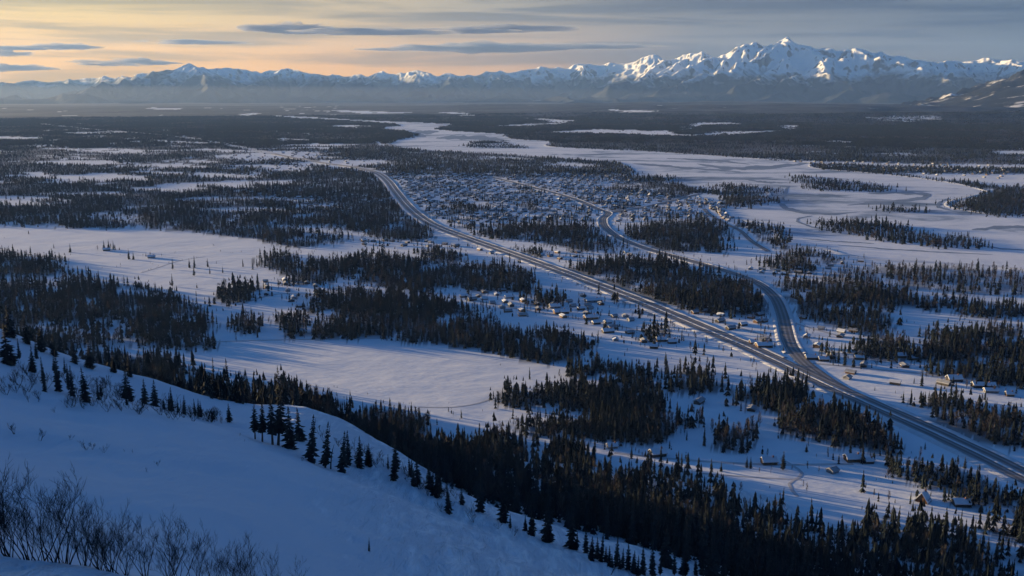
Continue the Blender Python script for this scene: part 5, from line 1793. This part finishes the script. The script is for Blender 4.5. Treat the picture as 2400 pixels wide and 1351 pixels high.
BIG = [  # px, distance, top py, stems, label
    (-30, 37.0, 1100, 8, 'dense tall bare shrub cut by the left edge above the snow mound'),
    (18, 37.2, 1092, 8, 'tall bare shrub at the left edge with crossing stems on the mound'),
    (62, 36.6, 1120, 5, 'bare shrub with two long forked stems rooted on top of the snow mound'),
    (88, 36.2, 1093, 4, 'tallest bare shrub, its fork rising over the snow mound'),
    (120, 35.4, 1106, 5, 'tall bare shrub leaning right on the front of the mound'),
    (150, 36.5, 1150, 6, 'bare shrub behind the mound, between the tallest and the reddish thicket'),
    (195, 36.6, 1162, 8, 'thick bare shrub with many upright stems at the edge of the mound'),
    (228, 36.4, 1200, 9, 'dense reddish bare thicket at the right end of the mound'),
    (255, 36.2, 1207, 9, 'dense bare thicket with a rounded top right of the reddish one'),
    (292, 35.4, 1232, 6, 'bare shrub with thin tips right of the dense thickets'),
    (335, 34.2, 1222, 6, 'bare shrub with a long stem slanting to the right'),
    (392, 33.6, 1226, 6, 'bare shrub with upright spread stems near the bottom, left of the forked one'),
    (412, 33.2, 1228, 4, 'slim forked bare shrub near the bottom between two spread ones'),
    (455, 32.8, 1248, 4, 'slender bare shrub with one straight stem near the bottom'),
    (503, 32.4, 1258, 5, 'bare shrub with twin straight tips near the bottom of the slope'),
    (540, 32.2, 1262, 6, 'spread bare shrub right of the twin tipped one'),
    (580, 32.0, 1276, 6, 'bushy bare shrub, last big one to the right along the bottom'),
    (655, 31.6, 1313, 4, 'low bare shrub whose tips just show, right of the last big one'),
    (703, 31.2, 1326, 3, 'two bare twigs just showing, furthest right along the bottom'),
]
for k, (u, d_, tv2, n_, lab) in enumerate(BIG):
    r = random.Random(900 + k)
    p = at_dist(u, 1300, d_)
    zb = float(hill_z(np.array([p[0]]), np.array([p[1]]))[0])
    zt = at_dist(u, tv2 - 8 - r.uniform(0, 10), d_)[2]
    shrub((p[0], p[1], zb - 0.05), max(zt - zb, 0.8), int(n_ * 1.6), lab, 'big bare shrubs at the near edge of the slope', STEMS, r)

SMALL = [
    (35, 1018, 30, 'small bare shrub alone on the open snow at the far left'),
    (95, 1035, 28, 'small fan shaped bare shrub, second from the left on the open snow'),
    (165, 1033, 15, 'tiny forked twig shrub on the open snow above the double shrub'),
    (203, 1055, 29, 'left half of the double bare shrub in the middle of the open snow'),
    (217, 1055, 22, 'right half of the double bare shrub in the middle of the open snow'),
    (243, 1063, 22, 'bare shrub leaning right beside the double one on the open snow'),
    (292, 1060, 8, 'little twig poking out of the snow right of the leaning shrub'),
    (312, 1063, 11, 'little forked twig on the snow, second right of the leaning shrub'),
    (370, 1093, 16, 'low spreading twig shrub, lowest one on the open snow'),
    (345, 1108, 11, 'single short twig below the low spreading shrub'),
    (562, 1022, 9, 'short twig on the bright snow left of the tall cluster'),
    (573, 1036, 6, 'tiny twig on the bright snow just below another left of the tall cluster'),
    (707, 1081, 16, 'small leaning twig right of the tall cluster of spruces'),
    (1035, 1200, 28, 'thin leaning bare sapling left of the spruce standing forward'),
    (1110, 1225, 44, 'bare sapling with side twigs standing on the falling crest'),
    (1168, 1240, 20, 'left one of two small bare saplings at the snow edge'),
    (1205, 1256, 26, 'right one of two small bare saplings at the snow edge'),
    (1432, 1348, 34, 'bare sapling with a forked top near the low end of the crest'),
    (128, 968, 14, 'tiny dark evergreen like shrub below the band of shrubs'),
]
for k, (u, v_, hp, lab) in enumerate(SMALL):
    r = random.Random(1500 + k)
    p, d_ = hit(u, min(v_, 1349), 60)
    shrub((p[0], p[1], p[2] - 0.05), hp * d_ / F_PX, 3 if hp < 12 else 5, lab, 'single shrubs on the open snow', LOW, r)
r = random.Random(77)
for k in range(180):
    if k < 135:
        u = r.uniform(0, 520)
        up = np.interp(u, [0, 150, 253, 330, 520], [862, 893, 905, 945, 985])
        lo = np.interp(u, [0, 150, 300, 520], [935, 955, 972, 996])
        v_ = r.uniform(up, lo)
        zz_ = next(z for lim, z in ((90, 'below the leftmost broad spruce'), (180, 'below the narrow row of spruces'), (260, 'right of the narrow row of spruces'), (345, 'around the snow dusted pair of spruces'), (430, 'below the lone pointed spruce'), (600, 'by the dip of the ridge')) if u < lim)
        hg_ = ('at the top', 'in the middle', 'at the foot')[min(2, int(3 * (v_ - up) / max(lo - up, 1)))]
        lab, grp = f'bare shrub {hg_} of the scrub band {zz_}', 'shrubs in the band of scrub on the slope'
    else:
        u = r.uniform(740, 1130)
        v_ = np.interp(u, [740, 800, 883, 940, 1000, 1130], [1000, 1050, 1080, 1100, 1140, 1195]) + r.uniform(-6, 22)
        zz_ = next(z for lim, z in ((800, 'by the leaning dead trunk'), (860, 'right of the group by the snag'), (930, 'by the single spruce below the snag group'), (1000, 'near the short wide spruce'), (1200, 'beyond the notch of the crest')) if u < lim)
        lab, grp = f'bare shrub on the crest {zz_}', 'shrubs along the middle of the crest'
    p, d_ = hit(u, v_, 60)
    if d_ > 400:
        continue
    shrub((p[0], p[1], p[2] - 0.05), r.uniform(14, 38) * d_ / F_PX, r.randint(3, 6), lab, grp, LOW, r)


# ------------------------------------------------------------------ houses
def box(V_, F_, x0, x1, y0, y1, z0, z1):
    i = len(V_)
    V_ += [(x0, y0, z0), (x1, y0, z0), (x1, y1, z0), (x0, y1, z0), (x0, y0, z1), (x1, y0, z1), (x1, y1, z1), (x0, y1, z1)]
    F_ += [(i, i + 3, i + 2, i + 1), (i + 4, i + 5, i + 6, i + 7), (i, i + 1, i + 5, i + 4), (i + 1, i + 2, i + 6, i + 5), (i + 2, i + 3, i + 7, i + 6), (i + 3, i, i + 4, i + 7)]


def gable_walls(L_, W_, h, rise):
    a, b = L_ / 2, W_ / 2
    V_ = [(-a, -b, -0.5), (a, -b, -0.5), (a, b, -0.5), (-a, b, -0.5), (-a, -b, h), (a, -b, h), (a, b, h), (-a, b, h), (-a, 0, h + rise), (a, 0, h + rise)]
    F_ = [(0, 1, 5, 4), (2, 3, 7, 6), (1, 2, 6, 9, 5), (3, 0, 4, 8, 7)]
    return V_, F_


def roof_slabs(L_, W_, h, rise, t0, t1, ov):
    """Two sloping slabs from thickness level t0 to t1 above the rafters."""
    a, b = L_ / 2 + ov, W_ / 2 + ov
    k = rise / (W_ / 2)
    ze = h - ov * k
    V_ = []
    for x in (-a, a):
        V_ += [(x, -b, ze + t0), (x, 0, h + rise + t0), (x, b, ze + t0), (x, -b, ze + t1), (x, 0, h + rise + t1), (x, b, ze + t1)]
    F_ = [(0, 1, 7, 6), (1, 2, 8, 7), (3, 9, 10, 4), (4, 10, 11, 5), (0, 6, 9, 3), (2, 5, 11, 8), (0, 3, 4, 1), (1, 4, 5, 2), (6, 7, 10, 9), (7, 8, 11, 10)]
    return V_, F_


def house(loc, rotz, L_, W_, h, rise, wall_m, label, name='house', cat='house', group=None, windows=3, chimney=True, door=True):
    t = empty(name, loc, rotz)
    tag(t, label, cat, group)
    w = obj('wall', mesh_from('wall', *gable_walls(L_, W_, h, rise), [wall_m]), t)
    rf = obj('roof', mesh_from('roof', *roof_slabs(L_, W_, h, rise, 0.03, 0.22, 0.5), [M_EAVE]), t)
    obj('snow_cap', mesh_from('snow_cap', *roof_slabs(L_, W_, h, rise, 0.225, 0.75, 0.42), [M_SNOWCAP]), rf)
    if chimney:
        V_, F_ = [], []
        box(V_, F_, L_ * 0.22, L_ * 0.22 + 0.7, -0.9, -0.2, h, h + rise + 1.4)
        obj('chimney', mesh_from('chimney', V_, F_, [M_CHIM]), rf)
    for sd in (-1, 1):
        for k in range(windows):
            x = -L_ / 2 + L_ * (k + 0.6) / (windows + 0.2)
            V_, F_ = [], []
            y0 = sd * (W_ / 2 - 0.02)
            box(V_, F_, x - 0.65, x + 0.65, min(y0, y0 + sd * 0.07), max(y0, y0 + sd * 0.07), 0.95, 2.15)
            obj('window', mesh_from('window', V_, F_, [M_GLASS]), t)
    if door:
        V_, F_ = [], []
        box(V_, F_, -L_ / 2 - 0.06, -L_ / 2 + 0.02, -0.5, 0.5, 0.05, 2.1)
        obj('door', mesh_from('door', V_, F_, [M_EAVE]), t)
    return t


for (u, v_, rot, L_, W_, h, rise, m_, lab) in NEAR:
    p = at_ground(u, v_)
    house((p[0], p[1], 0.0), R(rot - math.degrees(math.atan2(p[0], p[1])) * 0.5), L_ * 0.66, W_ * 0.72, h * (0.66 if h > 2 else 1), rise * (0.8 if h > 2 else 0.9), m_, lab, windows=3 if L_ > 10 else 2)

# simple houses of the villages
PLAIN = []
for k in range(10):
    r = random.Random(40 + k)
    L_, W_, h, rise = r.uniform(5, 9.5), r.uniform(4.2, 5.6), r.uniform(1.5, 2.4), r.uniform(0.8, 1.3)
    PLAIN.append((gable_walls(L_, W_, h, rise), roof_slabs(L_, W_, h, rise, 0.03, 0.7, 0.5), L_, W_, M_WALLS[[0, 1, 2, 3, 2, 1, 3, 0, 3, 1][k]]))
WALL_ME = [mesh_from('wall', *a[0], [a[4]]) for a in PLAIN]
M_DULL = mat_simple('wind_bared_roof', (0.12, 0.125, 0.135), (0.50, 0.52, 0.55), 0.35, 0.8)
ROOF_ME = [mesh_from('roof', *a[1], [M_SNOWCAP if k in (1, 4, 8) else M_DULL]) for k, a in enumerate(PLAIN)]
JOINT = []
for (gv, gf), (rv, rf_), L_, W_, wm in PLAIN:
    JOINT.append((np.array(gv + rv), gf + [tuple(i + len(gv) for i in f_) for f_ in rf_], [0] * len(gf) + [1] * len(rf_)))

T_FORB = T_FOR > 0.4
spots = []
for vi, (poly, sp_, lab, grp) in enumerate(VILLAGES):
    P = np.array([at_ground(a, b)[:2] for a, b in poly])
    r = np.random.default_rng(300 + vi)
    ang_ = 0.35 + 0.3 * vi
    ca, sa = math.cos(ang_), math.sin(ang_)
    c0 = P.mean(0)
    ext = np.abs(P - c0).max() * 1.5
    g = np.arange(-ext, ext, sp_)
    gx, gy = np.meshgrid(g, g * 1.35)
    gx = gx.ravel() + r.uniform(-0.35, 0.35, gx.size) * sp_; gy = gy.ravel() + r.uniform(-0.25, 0.25, gy.size) * sp_
    x, y = c0[0] + gx * ca - gy * sa, c0[1] + gx * sa + gy * ca
    k = in_poly(x, y, P) & (r.random(len(x)) < 0.72)
    x, y = x[k], y[k]
    u, v_ = project(x, y, np.zeros(len(x)))
    k = ~look(T_FORB, u, v_) & ~look(T_RIVER, u, v_)
    x, y = x[k], y[k]
    k = ~near_road(x, y, 8.0)
    x, y = x[k], y[k]
    for a, b in zip(x, y):
        spots.append((math.hypot(a, b), a, b, ang_ + (math.pi / 2 if r.random() < 0.4 else 0) + r.normal(0, .12), int(r.integers(0, 10)), vi))
near_xy = np.array([at_ground(q_[0], q_[1])[:2] for q_ in NEAR])
spots = [s for s in spots if np.min(np.hypot(near_xy[:, 0] - s[1], near_xy[:, 1] - s[2])) > 13]
spots.sort()
print('houses', len(spots))
N_OBJ = 300 - len(NEAR)
for (d_, x, y, a, k, vi) in spots[:N_OBJ]:
    lab, grp = VILLAGES[vi][2], VILLAGES[vi][3]
    t = empty('house', (x, y, 0), a)
    col_ = ('brown', 'grey', 'tan', 'dark', 'tan', 'grey', 'dark', 'brown', 'dark', 'grey')[k]
    len_ = 'long ' if PLAIN[k][2] > 9.2 else ('small ' if PLAIN[k][2] < 7.4 else '')
    tag(t, len_ + col_ + ' ' + lab.replace('small snow', 'snow'), 'house', grp)
    obj('wall', WALL_ME[k], t); obj('roof', ROOF_ME[k], t)
VV, FF, MI, base = [], [], [], 0
for (d_, x, y, a, k, vi) in spots[N_OBJ:]:
    vs, fs, mi = JOINT[k]
    ca, sa = math.cos(a), math.sin(a)
    vs = vs * 1.08
    VV.append(np.stack([x + vs[:, 0] * ca - vs[:, 1] * sa, y + vs[:, 0] * sa + vs[:, 1] * ca, vs[:, 2]], -1))
    FF += [tuple(i + base for i in f_) for f_ in fs]
    wm = {M_WALLS[0]: 1, M_WALLS[1]: 2, M_WALLS[2]: 3, M_WALLS[3]: 4}[PLAIN[k][4]]
    MI += [(5 if k % 3 == 0 else 0) if q_ else wm for q_ in mi]
    base += len(vs)
if VV:
    o = obj('town_houses', mesh_from('town_houses', np.concatenate(VV), FF, [M_DULL] + M_WALLS + [M_SNOWCAP], False, MI))
    tag(o, 'many small snow roofed houses of the far town', kind='stuff')
